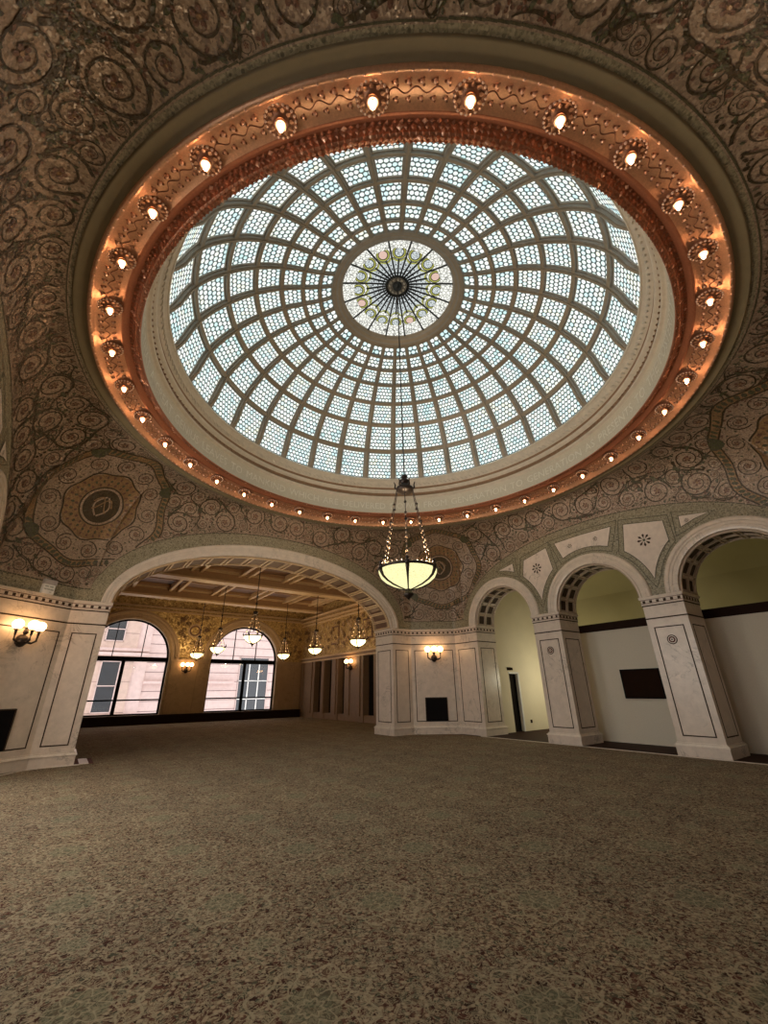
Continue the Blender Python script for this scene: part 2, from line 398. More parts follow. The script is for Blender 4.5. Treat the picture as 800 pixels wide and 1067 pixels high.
def soffit_coffers(mb, axis, plane, outward, pt, n, w0=.12, dep=DEP, m1=None, m2=None, one=False):
    """raised ribs and dark inlaid squares on an arch soffit; pt(phi, off)->(s,z)"""
    def P(ph, d, off):
        s, z = pt(ph, off); return (plane+outward*d, s, z) if axis == 0 else (s, plane+outward*d, z)
    for k in range(n):
        a, b = PI*(k+.16)/n, PI*(k+.84)/n
        for d0, d1 in (((.2, .46), (dep-.46, dep-.2)) if not one else ((.2, dep-.2),)):
            mb.poly([P(a, d0, -.012), P(b, d0, -.012), P(b, d1, -.012), P(a, d1, -.012)], m1)
        for a_, b_ in ((a-.10*PI/n, a), (b, b+.10*PI/n)):
            mb.poly([P(a_, .1, -.05), P(b_, .1, -.05), P(b_, dep-.1, -.05), P(a_, dep-.1, -.05)], m2)
            mb.poly([P(a_, .1, -.05), P(a_, .1, 0), P(a_, dep-.1, 0), P(a_, dep-.1, -.05)], m2)
            mb.poly([P(b_, .1, -.05), P(b_, .1, 0), P(b_, dep-.1, 0), P(b_, dep-.1, -.05)], m2)
    for d in ((.04, dep/2-.03, dep-.1) if not one else (.04, dep-.1)):
        for k in range(n*3):
            a, b = PI*k/(n*3), PI*(k+1)/(n*3)
            mb.poly([P(a, d, -.055), P(b, d, -.055), P(b, d+.06, -.055), P(a, d+.06, -.055)], m2)
            mb.poly([P(a, d, -.055), P(b, d, -.055), P(b, d, 0), P(a, d, 0)], m2)
            mb.poly([P(a, d+.06, -.055), P(b, d+.06, -.055), P(b, d+.06, 0), P(a, d+.06, 0)], m2)

for side, name, WXs in ((1, 'wall_right', WX), (-1, 'wall_left', WLX)):
    mb = wall_plan(0, side*WXs, side, -7.8, 7.2, [arch_c(c) for c in AC], 8.0, M['green'], M['marble'])
    w = struct(mb.build(name))
    for c in AC:
        mb = MB(); f = lambda ph, off, c=c: (c+(AR+off)*cos(ph), ZC+(AR+off)*sin(ph))
        curve_arch(f, 0, side*WXs, side, ARCHI, M['marble_trim'], mb)
        curve_arch(f, 0, side*(WXs+DEP), -side, ARCHI[:4], M['marble_trim'], mb)
        mb.build('archivolt', w)
        mb = MB(); soffit_coffers(mb, 0, side*WXs, side, f, 9, m1=M['inlay'], m2=M['cofm'])
        mb.build('coffer_band', w)
    # marble panels set in the green mosaic, each outlined twice
    def panel(pts, ros):
        mb = MB(); x = side*(WXs-.014)
        c = (sum(p[0] for p in pts)/len(pts), sum(p[1] for p in pts)/len(pts))
        def sc(d):
            out = []; n = len(pts)
            for i in range(n):
                p0, p1, p2 = Vector(pts[i-1]), Vector(pts[i]), Vector(pts[(i+1) % n])
                a = (p1-p0).normalized(); b = (p2-p1).normalized(); sg = 1 if area > 0 else -1
                na = Vector((a.y, -a.x))*sg; nb = Vector((b.y, -b.x))*sg; k = na+nb; k = k/max(.35, k.dot(na)); out.append(tuple(p1+k*d))
            return out
        area = sum(pts[i-1][0]*pts[i][1]-pts[i][0]*pts[i-1][1] for i in range(len(pts)))
        for d, px, m_ in ((0, 0, M['marble']),):
            mb.poly([(x, *p) for p in pts], m_)
        for d0, d1, m_ in ((0, .022, M['greenline']), (.15, .17, M['greenline'])):
            A, B = sc(d0), sc(d1)
            for i in range(len(pts)):
                mb.poly([(x, *A[i-1]), (x, *A[i]), (x, *B[i]), (x, *B[i-1])], m_)
        o = mb.build('marble_panel', w)
        for (ry, rz_, rr) in ros:
            mb = MB(); xx = side*(WXs-.02)
            for k in range(8):
                a = PI*k/4
                mb.poly([(xx, ry+rr*.25*cos(a), rz_+rr*.25*sin(a)), (xx, ry+rr*.8*cos(a-.22), rz_+rr*.8*sin(a-.22)), (xx, ry+rr*cos(a), rz_+rr*sin(a)), (xx, ry+rr*.8*cos(a+.22), rz_+rr*.8*sin(a+.22))], M['inlay'])
            for k in range(12): mb.poly([(xx, ry, rz_), (xx, ry+rr*.2*cos(PI*k/6), rz_+rr*.2*sin(PI*k/6)), (xx, ry+rr*.2*cos(PI*(k+1)/6), rz_+rr*.2*sin(PI*(k+1)/6))], M['leaf'])
            mb.build('rosette', o)
    RO = AR+.335+.24
    def arc(c, a0, a1, n=8): return [(c+RO*cos(a0+(a1-a0)*k/n), ZC+RO*sin(a0+(a1-a0)*k/n)) for k in range(n+1)]
    for (cl, cr, tl, tr_) in ((AC[0], AC[1], (2.12, 6.02), (1.14, 6.24)), (AC[1], AC[2], (-1.62, 6.24), (-2.68, 6.02))):
        mid = (cl+cr)/2
        ang = math.acos(min(1, (cl-mid)/RO))
        L_ = arc(cl, PI-ang, PI-ang-.62)     # from the tip up along the left arch
        R_ = arc(cr, ang, ang+.62)
        pts = [p for p in L_] + [tl, tr_] + R_[::-1][:-1]
        panel(pts, [(mid, 5.6, .2)])
    top = lambda y: ZC+2.72*(1-abs((y+.2)/5.65)**2.15)**(1/2.15)-.36
    A = arc(AC[1], PI/2-.42, PI/2+.42, 6)
    panel(A[:]+[(A[-1][0]-.22, top(A[-1][0]-.22)), (AC[1], top(AC[1])), (A[0][0]+.22, top(A[0][0]+.22))], [(AC[1]+.45, 6.06, .08), (AC[1]-.45, 6.06, .08)])
    for sg, c in ((1, AC[0]), (-1, AC[2])):
        y0 = c-sg*.85; y1 = c-sg*.15
        zz = lambda y: ZC+math.sqrt(max(0, RO**2-(y-c)**2))
        ymid = (y0+y1)/2
        panel([(y0, zz(y0)+.02), (ymid, zz(ymid)+.015), (y1, zz(y1)+.02), (y0+sg*.02, max(top(y0), zz(y0)+.2))], [(y0+sg*.18, zz(y0)+.16, .06)])

# far wall with the wide arch -----------------------------------------
FA, FB = 4.95, 2.09
far_f = lambda s: ZC+FB*math.sqrt(max(0, 1-((s+.08)/FA)**2))
mb = wall_plan(1, WY, 1, -9.0, 9.0, [(-.08, FA, far_f)], 8.0, M['green'], M['goldstone'], depth=1.2)
wf = struct(mb.build('wall_far'))
mb = MB()
def fpt(ph, off):
    t = off/.335; return (-.08*(1-t)+(FA+.33*t)*cos(ph), ZC+(FB+.42*t)*sin(ph))
curve_arch(fpt, 1, WY, 1, ARCHI, M['marble_trim'], mb, 80); mb.build('archivolt', wf)
mb = MB()
fps = lambda ph, off: (-.08+(FA+off)*cos(ph), ZC+(FB+off)*sin(ph))
soffit_coffers(mb, 1, WY, 1, fps, 21, dep=1.2, m1=M['wooddark'], m2=M['wood_hi'], one=True); mb.build('coffer_band', wf)

# back wall and the outer walls ----------------------------------------
mb = MB(); mb.box((-9.2, -8.2, 0), (9.2, -WB, 8.0), M['marble']); struct(mb.build('wall_back'))
mb = MB()
YS = [3.475, -.225, -3.93]
wl = wall_plan(0, -9.0, -1, -9.0, 8.4, [], 8.0, M['plaster_w'], M['plaster_w'], depth=.3, zbot=5.4)
wl.box((-9.3, -9., 0), (-9.0, 8.4, .9), M['plaster_w'])
edges = [-9.] + sum([[c-1.0, c+1.0] for c in sorted(YS)], []) + [8.4]
for a, b in zip(edges[::2], edges[1::2]): wl.box((-9.3, a, .9), (-9.0, b, 5.4), M['plaster_w'])
struct(wl.build('wall_left_outer'))
for i, c in enumerate(sorted(YS)):
    mb = MB()
    for y in (c-1., c-.03, c+.92): mb.box((-9.2, y, .9), (-9.12, y+.08, 5.4), M['black'])
    for z in (.9, 3.4, 5.32): mb.box((-9.2, c-1., z), (-9.12, c+1., z+.08), M['black'])
    o = struct(mb.build('window_%d' % (3+i)))  # unseen windows added to bring daylight in from this side
    g = MB(); g.box((-9.17, c-1., .9), (-9.16, c+1., 5.4), M['glass']); g.build('pane', o)

# ------------------------------------------------------------------ ceiling: pendentives round the ring
RG, ZG = 6.95, 7.74
CB = [(5.95, 7.2), (7.43, 6.05)]
PLAN = [(7.43, -6.4), (7.43, 6.05), (5.95, 7.2), (-5.9, 7.2), (-7.56, 5.9), (-7.56, -6.4), (-6.1, -7.8), (6.1, -7.8)]
def bound(th):
    """where the direction th meets the wall plan, and the height of the arch line there"""
    dx, dy = cos(th), sin(th); best = 1e9; which = 0
    n = len(PLAN)
    for i in range(n):
        x0, y0 = PLAN[i]; x1, y1 = PLAN[(i+1) % n]; ex, ey = x1-x0, y1-y0
        den = dx*ey-dy*ex
        if abs(den) < 1e-12: continue
        t = (x0*ey-y0*ex)/den; s = (x0*dy-y0*dx)/den
        if t > 0 and -1e-9 <= s <= 1+1e-9 and t < best: best = t; which = i
    x, y = dx*best, dy*best
    s = {0: y+.2, 2: x, 4: y+.2, 6: x}.get(which); a, b = (5.65, 2.72) if which in (0, 4) else (5.6, 2.85)
    z = ZC
    if s is not None and abs(s) < a: z = ZC+b*(1-abs(s/a)**2.15)**(1/2.15)
    return best, z
ths = []
for i, (x0, y0) in enumerate(PLAN):
    x1, y1 = PLAN[(i+1) % 8]
    if i % 2 == 0:
        c0 = -.2 if i in (0, 4) else 0.; a = 5.65 if i in (0, 4) else 5.6
        sgn = 1 if (i in (0, )) else -1
        vals = [c0+a*cos(PI*k/60) for k in range(61)]
        for v_ in vals:
            ths.append(math.atan2(v_, x0) if i in (0, 4) else math.atan2(y0, v_))
        for e in (c0+a+.002, c0-a-.002): ths.append(math.atan2(e, x0) if i in (0, 4) else math.atan2(y0, e))
    for k in range(20): ths.append(math.atan2(y0+(y1-y0)*k/20, x0+(x1-x0)*k/20) if i % 2 else math.atan2(y0, x0))
    if i % 2 == 0:
        for v0, v1 in zip(vals[:-1], vals[1:]):
            if abs(v0-c0) > a*.93 or abs(v1-c0) > a*.93:
                for u in (.33, .66): ths.append(math.atan2(v0+(v1-v0)*u, x0) if i in (0, 4) else math.atan2(y0, v0+(v1-v0)*u))
ths = sorted(set(round(t, 6) for t in ths))
def bandw(th):
    x = bound(th)[1]
    return .26 if x <= ZC+1e-4 else .26*max(.12, 1-(x-ZC)/.9)
def surf(th, t, off=0.):
    Rb, zb = bound(th); r = RG+(Rb-RG)*cos(t*PI/2); z = zb+(ZG-zb)*sin(t*PI/2)
    if off:
        nr, nz = (Rb-RG)*cos(t*PI/2)/max(.05, Rb-RG)**2, (ZG-zb)*sin(t*PI/2)/max(.05, ZG-zb)**2
        L = math.hypot(nr, nz) or 1; r -= off*nr/L; z -= off*nz/L
    return (r*cos(th), r*sin(th), z)
def arclen(th):
    Rb, zb = bound(th); a, b = Rb-RG, ZG-zb
    return PI/2*math.sqrt((a*a+b*b)/2)
ceil = MB(); NT = 56; rows = [[] for _ in range(NT+3)]
for th in ths:
    L = arclen(th); t0 = min(.3, bandw(th)/L); t2 = 1-min(.2, .10/L)
    ts = [0, t0*.5]+[t0+(t2-t0)*k/(NT-1) for k in range(NT)]+[1.]
    for r_, t in zip(rows, ts): r_.append(surf(th, t))
def mrow(i): return M['green'] if i < 2 else (M['tan'] if i < NT+1 else M['green'])
ceil.grid(rows, M['tan'], True, True, mrow)

# --- scrollwork set into the mosaic
OZ = 3.0
def dir_to_surf(P):
    th = math.atan2(P[1], P[0]); T = (P[2]-OZ)/math.hypot(P[0], P[1])
    Rb, zb = bound(th); A = ZG-zb; B = T*(Rb-RG); D_ = T*RG-(zb-OZ)
    Mg = math.hypot(A, B); q = D_/Mg
    if q > 1 or q < -1: return None
    al = math.atan2(B, A)+math.asin(q); t = al/(PI/2)
    return th, t
class Frame:
    def __init__(s, th, t):
        s.th, s.t = th, t; p = Vector(surf(th, t)); e = 1e-3
        tt = Vector(surf(th, min(1, t+e)))-Vector(surf(th, t-e)); s.p = p
        s.e2 = tt.normalized(); up = Vector((-sin(th), cos(th), 0)); s.e1 = (up-s.e2*up.dot(s.e2)).normalized()
    def at(s, a, b, off=.006, lim=True):
        r = dir_to_surf(s.p+s.e1*a+s.e2*b)
        if r is None: return None
        th, t = r; L = arclen(th)
        if t*L < bandw(th)+.02 or (1-t)*L < .15: return None
        return surf(th, t, off)
def ribbon(fr, pts, ws, m, off=.006, smooth=False):
    off += .004
    n = len(pts); Ls = []
    for i in range(n):
        x0, y0 = pts[max(i-1, 0)]; x1, y1 = pts[min(i+1, n-1)]; dx, dy = x1-x0, y1-y0; l = math.hypot(dx, dy) or 1
        nx, ny = -dy/l*ws[i]/2, dx/l*ws[i]/2
        A = fr.at(pts[i][0]+nx, pts[i][1]+ny, off); B = fr.at(pts[i][0]-nx, pts[i][1]-ny, off)
        Ls.append((A, B) if A and B else None)
    for a, b in zip(Ls[:-1], Ls[1:]):
        if a and b: ceil.poly([a[0], a[1], b[1], b[0]], m)
def blob(fr, x, y, r, m, k=6, elong=1., ang=0., off=.007):
    off += .005
    P = []
    for i in range(k):
        a = 2*PI*i/k; u, v = r*cos(a)*elong, r*sin(a)
        q = fr.at(x+u*cos(ang)-v*sin(ang), y+u*sin(ang)+v*cos(ang), off)
        if not q: return
        P.append(q)
    ceil.poly(P, m)
def scroll(fr, R, a0, hand, tail=True, to=None):
    pts = []; ws = []; n = 34; turns = 1.9
    for i in range(n):
        u = i/(n-1); r = R*(.16+.84*u**.85); a = a0+hand*2*PI*turns*(u-1)
        pts.append((r*cos(a), r*sin(a))); ws.append(R*(.04+.075*u))
    ribbon(fr, pts, ws, M['stem'])
    if to is not None:   # stem that runs on to the neighbouring scroll
        tx, ty, tR = to; x, y = pts[-1]; d = a0+hand*PI/2; D = math.hypot(tx-x, ty-y); h = D*.45
        sd = -hand; ang = math.atan2(y-ty, x-tx)+sd*-1.25; ex, ey = tx+tR*cos(ang), ty+tR*sin(ang); de = ang-sd*PI/2
        P1 = (x+cos(d)*h, y+sin(d)*h); P2 = (ex-cos(de)*h*.8, ey-sin(de)*h*.8); tp = []
        for i in range(17):
            u = i/16; b = ((1-u)**3, 3*u*(1-u)**2, 3*u*u*(1-u), u**3)
            tp.append((b[0]*x+b[1]*P1[0]+b[2]*P2[0]+b[3]*ex, b[0]*y+b[1]*P1[1]+b[2]*P2[1]+b[3]*ey))
        ribbon(fr, tp, [R*.13+(min(.03, tR*.09)-R*.02)*i/16 for i in range(17)], M['stem'], .007)
        mx_, my_ = tp[8]; rr = R*.34; sg = 1 if (R*1000) % 2 < 1 else -1; cx, cy = mx_-sg*(ty-y)/max(D, .01)*rr*1.3, my_+sg*(tx-x)/max(D, .01)*rr*1.3
        cp = [(cx+rr*(1-.8*i/16)*cos(math.atan2(my_-cy, mx_-cx)+sg*i*.5), cy+rr*(1-.8*i/16)*sin(math.atan2(my_-cy, mx_-cx)+sg*i*.5)) for i in range(17)]
        ribbon(fr, cp, [R*.09*(1-.6*i/16) for i in range(17)], M['stem'], .0075)
        for q_, e_ in ((4, .35), (8, -.3), (12, .3)): blob(fr, tp[q_][0]+e_*R*.4, tp[q_][1]-e_*R*.4, R*.1, M['leaf'], 6, 1.9, d+e_*3, .008)
    elif tail:      # counter-curve that runs off to the next scroll
        x, y = pts[-1]; d = a0+hand*PI/2; tp = [(x, y)]; tw = [R*.13]; cur = -hand*.7/R
        for i in range(14):
            ds = R*.115; x += cos(d)*ds; y += sin(d)*ds; d += cur*ds; tp.append((x, y)); tw.append(R*.14*(1-i/16))
        ribbon(fr, tp, tw, M['stem'], .007)
        # leaf sheath where it forks
        for sg in (-1, 1): blob(fr, pts[-1][0]+sg*R*.1*cos(a0), pts[-1][1]+sg*R*.1*sin(a0), R*.1, M['leaf'], 6, 2., d-.3*sg)
    for k in range(5):
        a = a0+2*PI*k/5; blob(fr, R*.17*cos(a), R*.17*sin(a), R*.085, M['flower'], 6, 1.2, a, .008)
    blob(fr, 0, 0, R*.08, M['disc'], 6, 1, 0, .009)
    for k in range(7):
        a = a0+2*PI*k/7+.3; rr = R*(.62+.03*(k % 2)); blob(fr, rr*cos(a), rr*sin(a), R*.055, M['flower'] if k % 2 else M['leaf'], 5, 1.7, a+.8, .008)
    for k in range(6):
        a = a0+hand*(.7+k*.85); rr = R*1.16; blob(fr, rr*cos(a), rr*sin(a), R*.07, M['leaf'], 6, 1.9, a+PI/2-hand*.7, .008)

MEDS = []
for th in (math.radians(132.4), math.radians(41.5), math.radians(-43), math.radians(-137)):
    Rb, zb = bound(th)
    t = math.asin(min(1, (6.5-zb)/(ZG-zb)))/(PI/2); MEDS.append(Frame(th, t))
def ringband(fr, r0, r1, m, off, n=56, lob=0., k=8):
    off += .005
    if r1-r0 > .18:
        q = int((r1-r0)/.09)
        for i in range(q): ringband(fr, r0+(r1-r0)*i/q, r0+(r1-r0)*(i+1)/q, m, off-.005, max(n, 72), lob, k)
        return
    prev = None
    for i in range(n+1):
        a = 2*PI*i/n; f = 1+lob*cos(k*a)
        A = fr.at(r0*f*cos(a), r0*f*sin(a), off); B = fr.at(r1*f*cos(a), r1*f*sin(a), off); cur = (A, B) if A and B else None
        if prev and cur: ceil.poly([prev[0], prev[1], cur[1], cur[0]], m)
        prev = cur
for fr in MEDS:
    ringband(fr, .02, .5, M['stem'], .006); ringband(fr, .50, .56, M['tan'], .009); ringband(fr, .56, .6, M['stem'], .008)
    ringband(fr, .6, 1.0, M['disc'], .006); ringband(fr, 1.0, 1.04, M['stem'], .009, 56, .04, 8)
    for q, (R_, n_) in enumerate(((.67, 22), (.78, 26), (.90, 30))):
        for k in range(n_): blob(fr, R_*cos(2*PI*k/n_), R_*sin(2*PI*k/n_), .035, M['flower'] if q != 1 else M['leaf'], 6, 1.4, 2*PI*k/n_, .009)
    for sg in (-1, 1):   # cipher in the centre
        ribbon(fr, [(sg*(.02+.2*sin(PI*i/14)), -.3+.6*i/14) for i in range(15)], [.045]*15, M['tan'], .010)
        ribbon(fr, [(sg*(.28-.5*i/12), .05+.2*sin(PI*1.5*i/12)) for i in range(13)], [.035]*13, M['disc'], .011)
    ringband(fr, 1.62, 1.655, M['stem'], .008, 64, .03, 8); ringband(fr, 1.82, 1.86, M['stem'], .008, 64, .03, 8)
    ringband(fr, 1.655, 1.82, M['disc'], .0065, 64, .03, 8)
    for k in range(80):
        a = 2*PI*k/80; f = 1+.03*cos(8*a); blob(fr, 1.74*f*cos(a), 1.74*f*sin(a), .05, M['leaf'], 6, 1.7, a+.6, .009)
    for k in range(12):   # inner scrolls of the wreath
        a = 2*PI*(k+.5)/12; q = dir_to_surf(fr.p+fr.e1*1.33*cos(a)+fr.e2*1.33*sin(a))
        if q and .1 < q[1] < .95: scroll(Frame(*q), .25, a+PI, 1 if k % 2 else -1, False)
    for k in range(4):
        a = PI/4+PI/2*k
        for da in (-.05, 0, .05): blob(fr, 1.74*cos(a+da), 1.74*sin(a+da), .1, M['leaf'], 8, 1.8, a+da*12, .010)

PP = np.zeros((40000, 4)); NP_ = 0
for fr in MEDS: PP[NP_] = (*fr.p, 1.88); NP_ += 1
def try_place(R, tries, sep):
    global NP_
    got = []
    for _ in range(tries):
        th = random.uniform(-PI, PI)
        L = arclen(th)
        if random.random() > L/5.0: continue
        t = random.random()
        if t*L < bandw(th)+.02+R*.85 or (1-t)*L < .15+R*.85: continue
        p = surf(th, t); q = PP[:NP_]
        if (np.sqrt(((q[:, :3]-p)**2).sum(1)) < (R+q[:, 3])*sep).any(): continue
        PP[NP_] = (*p, R); NP_ += 1; got.append((th, t, R))
    return got
big = try_place(.36, 9000, .93)+try_place(.25, 16000, .93)+try_place(.17, 20000, .93)+try_place(.11, 24000, .93)
BP = [Vector(surf(th, t)) for th, t, R in big]
for i, (th, t, R) in enumerate(big):
    fr = Frame(th, t); best = None
    for j in range(i):
        dd = (BP[j]-BP[i]).length/(R+big[j][2])
        if dd < 1.55 and big[j][2] > R*.9 and (best is None or dd < best[0]): best = (dd, j)
    hand = random.choice((-1, 1))
    if best:
        v = BP[best[1]]-fr.p; tx, ty = v.dot(fr.e1), v.dot(fr.e2)
        scroll(fr, R, math.atan2(ty, tx)-hand*1.5, hand, True, (tx, ty, big[best[1]][2]))
    else: scroll(fr, R, random.uniform(0, 2*PI), hand)
small = try_place(.055, 45000, .85)
for th, t, R in small:
    fr = Frame(th, t); a = random.uniform(0, 2*PI); m_ = random.choice((M['flower'], M['leaf'], M['stem']))
    if random.random() < .5: blob(fr, 0, 0, R*.6, m_, 6, 1.3, a)
    else:
        for k in range(3): blob(fr, R*.6*cos(a+2.1*k), R*.6*sin(a+2.1*k), R*.34, m_, 6, 1.5, a+2.1*k)
# dotted borders along the arches and round the ring
for th0, th1 in zip(ths, ths[1:]+[ths[0]+2*PI]):
    d = (Vector(surf(th1, 0))-Vector(surf(th0, 0))).length
    for k in range(max(1, int(d/.11))):
        th = th0+(th1-th0)*(k+.5)/max(1, int(d/.11)); L = arclen(th)
        tt = .27/L
        if tt < .4:
            for q, m_ in ((bandw(th)+.012, M['greenline']),):
                e = .45*(th1-th0)/max(1, int(d/.11)); ta, tb = (q-.014)/L, (q+.014)/L
                ceil.poly([surf(th-e, ta, .006), surf(th+e, ta, .006), surf(th+e, tb, .006), surf(th-e, tb, .006)], m_)
for k in range(360):
    th = 2*PI*k/360; L = arclen(th); e = .0088
    for q in (.008, .135): ceil.poly([surf(th-e, 1-(q+.012)/L, .006), surf(th+e, 1-(q+.012)/L, .006), surf(th+e, 1-(q-.012)/L, .006), surf(th-e, 1-(q-.012)/L, .006)], M['greenline'])
struct(ceil.build('ceiling'))

# ------------------------------------------------------------------ the bronze ring with its frieze
ring = empty('copper_cornice_ring', 'glowing copper cornice ring with relief leaves round the stained glass dome', 'ceiling ring', (0, 0, 7.7), ROT)
def rl(z): return z-7.7
mb = MB(); mb.lathe([(6.98, rl(7.75)), (6.965, rl(7.715)), (6.94, rl(7.715)), (6.92, rl(7.75)), (6.8, rl(7.765)), (6.76, rl(7.74))], M['olive'], 144); mb.build('outer_band', ring)
mb = MB(); mb.lathe([(6.77, rl(7.75)), (6.73, rl(7.70)), (6.69, rl(7.73)), (6.67, rl(7.80)), (6.31, rl(7.97)), (6.28, rl(7.945)), (6.23, rl(7.965)), (6.19, rl(8.04)), (6.14, rl(8.07)), (6.09, rl(8.05)), (6.06, rl(7.985))], M['copper'], 180, mat_row=lambda i: M['copper'] if i < 5 else M['copper_deep'])
for k in range(240):      # bead row along the outer edge
    a = 2*PI*k/240; mb.ball((6.715*cos(a), 6.715*sin(a), rl(7.715)), .022, M['copper_hi'], 6)
mb.build('soffit', ring)
def zsof(r): return 7.80+(6.67-r)/.36*.17
mb = MB()
for k in range(36):       # studs and vine between the lamps
    for j in range(5):
        a = 2*PI*(k+.24+.13*j)/36
        for r, s_ in ((6.58, .030), (6.40, .024)):
            c = (r*cos(a), r*sin(a), rl(zsof(r))-.012)
            mb.ball(c, s_, M['copper_hi'], 6)
            for q in range(3):
                b = a+PI/2*0+2*PI*q/3+.5
                mb.ball((c[0]+s_*1.25*cos(b), c[1]+s_*1.25*sin(b), c[2]+.006), s_*.6, M['copper_dark'], 5)
    vine = []
    for i in range(49):
        u = i/48; a = 2*PI*(k+.17+.66*u)/36; r = 6.49+.035*sin(u*PI*6); vine.append((r*cos(a), r*sin(a), rl(zsof(r))-.004))
    mb.tube(vine, .007, M['copper_dark'], 5)
mb.build('relief_vine', ring)
mb = MB()
for row, (r0, r1, z0, z1, n) in enumerate(((6.17, 6.11, 8.05, 8.045, 420), (6.13, 6.07, 8.045, 8.01, 440), (6.09, 6.03, 8.02, 7.975, 460), (6.04, 5.99, 7.985, 7.945, 480), (6.0, 5.96, 7.955, 7.93, 500))):
    for k in range(n):
        a = 2*PI*(k+.5*(row % 2))/n; da = .45*2*PI/n
        p0 = (r0*cos(a), r0*sin(a), rl(z0)); p1 = (r1*cos(a), r1*sin(a), rl(z1)-.01)
        rm = (r0+r1)/2; zm = rl((z0+z1)/2)-.014
        l = (rm*cos(a-da), rm*sin(a-da), zm+.012); r_ = (rm*cos(a+da), rm*sin(a+da), zm+.012); c = (rm*cos(a), rm*sin(a), zm-.005)
        m_ = M['copper_hi'] if (k*7+row*3) % 11 == 0 else M['copper_deep'] if k % 3 == 1 else M['copper_dark']  # sparse bright leaves put highlights into the colour
        for t_ in ((p0, l, c), (l, p1, c), (p1, r_, c), (r_, p0, c)): mb.poly(t_, m_)
mb.build('leaf_band', ring)
mb = MB(); prof = [(6.06, 7.985), (5.97, 7.95), (5.96, 7.99), (5.985, 8.02), (5.985, 8.58), (5.96, 8.60), (5.93, 8.62), (5.90, 8.63), (5.90, 8.68), (5.95, 8.71), (5.95, 8.84), (5.90, 8.87), (5.86, 8.90), (5.85, 8.95), (5.88, 8.99), (5.87, 9.05), (5.80, 9.08), (5.80, 9.16), (5.77, 9.18), (5.76, 9.26), (5.72, 9.27), (5.74, 9.36)]
pm = ['copper_dark', 'copper_deep', 'frieze', 'frieze', 'cream', 'cream', 'cream', 'cream', 'brown_cove', 'brown_cove', 'cream', 'cream', 'cream', 'brown_cove', 'brown_cove', 'cream', 'cream', 'cream', 'cream', 'cream', 'cream']
mb.lathe([(r, rl(z)) for r, z in prof], M['cream'], 180, mat_row=lambda i: M[pm[i]])
for k in range(220):      # rope moulding
    a0, a1 = 2*PI*(k-.35)/220, 2*PI*(k+.35)/220
    mb.tube([(5.80*cos(a0), 5.80*sin(a0), rl(9.07)), (5.775*cos((a0+a1)/2), 5.775*sin((a0+a1)/2), rl(9.12)), (5.79*cos(a1), 5.79*sin(a1), rl(9.17))], .022, M['cream'], 5)
    mb.ball((5.915*cos(a0), 5.915*sin(a0), rl(8.775)), .03, M['brown_cove'], 5)
mb.build('frieze', ring)
# inscription round the frieze
txt = 'BOOKS ARE THE LEGACIES THAT A GREAT GENIUS LEAVES TO MANKIND WHICH ARE DELIVERED DOWN FROM GENERATION TO GENERATION AS PRESENTS TO THE POSTERITY OF THOSE WHO ARE YET UNBORN ADDISON '
words = []
for wd in txt.split():
    cu = bpy.data.curves.new('inscription', 'FONT'); cu.body = wd; cu.size = .36; cu.resolution_u = 2
    to = bpy.data.objects.new('inscription_source', cu); COL.objects.link(to)
    dg = bpy.context.evaluated_depsgraph_get(); ev = to.evaluated_get(dg); tm = ev.to_mesh()
    words.append(([tuple(v.co) for v in tm.vertices], [tuple(p.vertices) for p in tm.polygons]))
    ev.to_mesh_clear(); bpy.data.objects.remove(to); bpy.data.curves.remove(cu)
W_ = sum(max(v[0] for v in tv) for tv, tf in words)+.17*len(words); pos = 0.
for tv, tf in words:
    mb = MB()
    for x, y, z in tv:
        a = math.radians(215)-(pos+x)/W_*2*PI; r = 5.972
        mb.v.append((r*cos(a), r*sin(a), rl(8.17+y)))
    for f in tf: mb.face(f, M['letter'])
    mb.build('inscription_word', ring); pos += max(v[0] for v in tv)+.17

# 36 lamps -------------------------------------------------------------
def ordinal(n): return ['first', 'second', 'third', 'fourth', 'fifth', 'sixth', 'seventh', 'eighth', 'ninth', 'tenth', 'eleventh', 'twelfth', 'thirteenth', 'fourteenth', 'fifteenth', 'sixteenth', 'seventeenth', 'eighteenth'][n-1]
r0 = 6.46; zl = zsof(r0)
def lamp_parts(root):
    mb = MB(); prof = [(.03, .0), (.19, .0), (.20, -.02), (.17, -.045), (.15, -.03), (.11, -.035), (.10, -.06), (.06, -.06)]
    mb.lathe(prof, M['copper_dark'], 20)
    for k in range(20): a = 2*PI*k/20; mb.ball((.18*cos(a), .18*sin(a), -.035), .02, M['bead_hi'], 6)
    for k in range(10):
        a = 2*PI*k/10; mb.poly([(.07*cos(a), .07*sin(a), -.05), (.13*cos(a-.2), .13*sin(a-.2), -.045), (.165*cos(a), .165*sin(a), -.055), (.13*cos(a+.2), .13*sin(a+.2), -.045)], M['copper'])
    mb.build('rosette', root)
    mb = MB(); mb.lathe([(.045, -.04), (.06, -.07), (.075, -.10), (.07, -.112), (.05, -.105), (.03, -.09)], M['copper_hi'], 12); mb.build('socket', root)
    mb = MB(); mb.lathe([(.001, -.205), (.012, -.195), (.027, -.17), (.033, -.14), (.03, -.11), (.02, -.095)], M['bulb'], 12); mb.build('bulb', root)
first = None
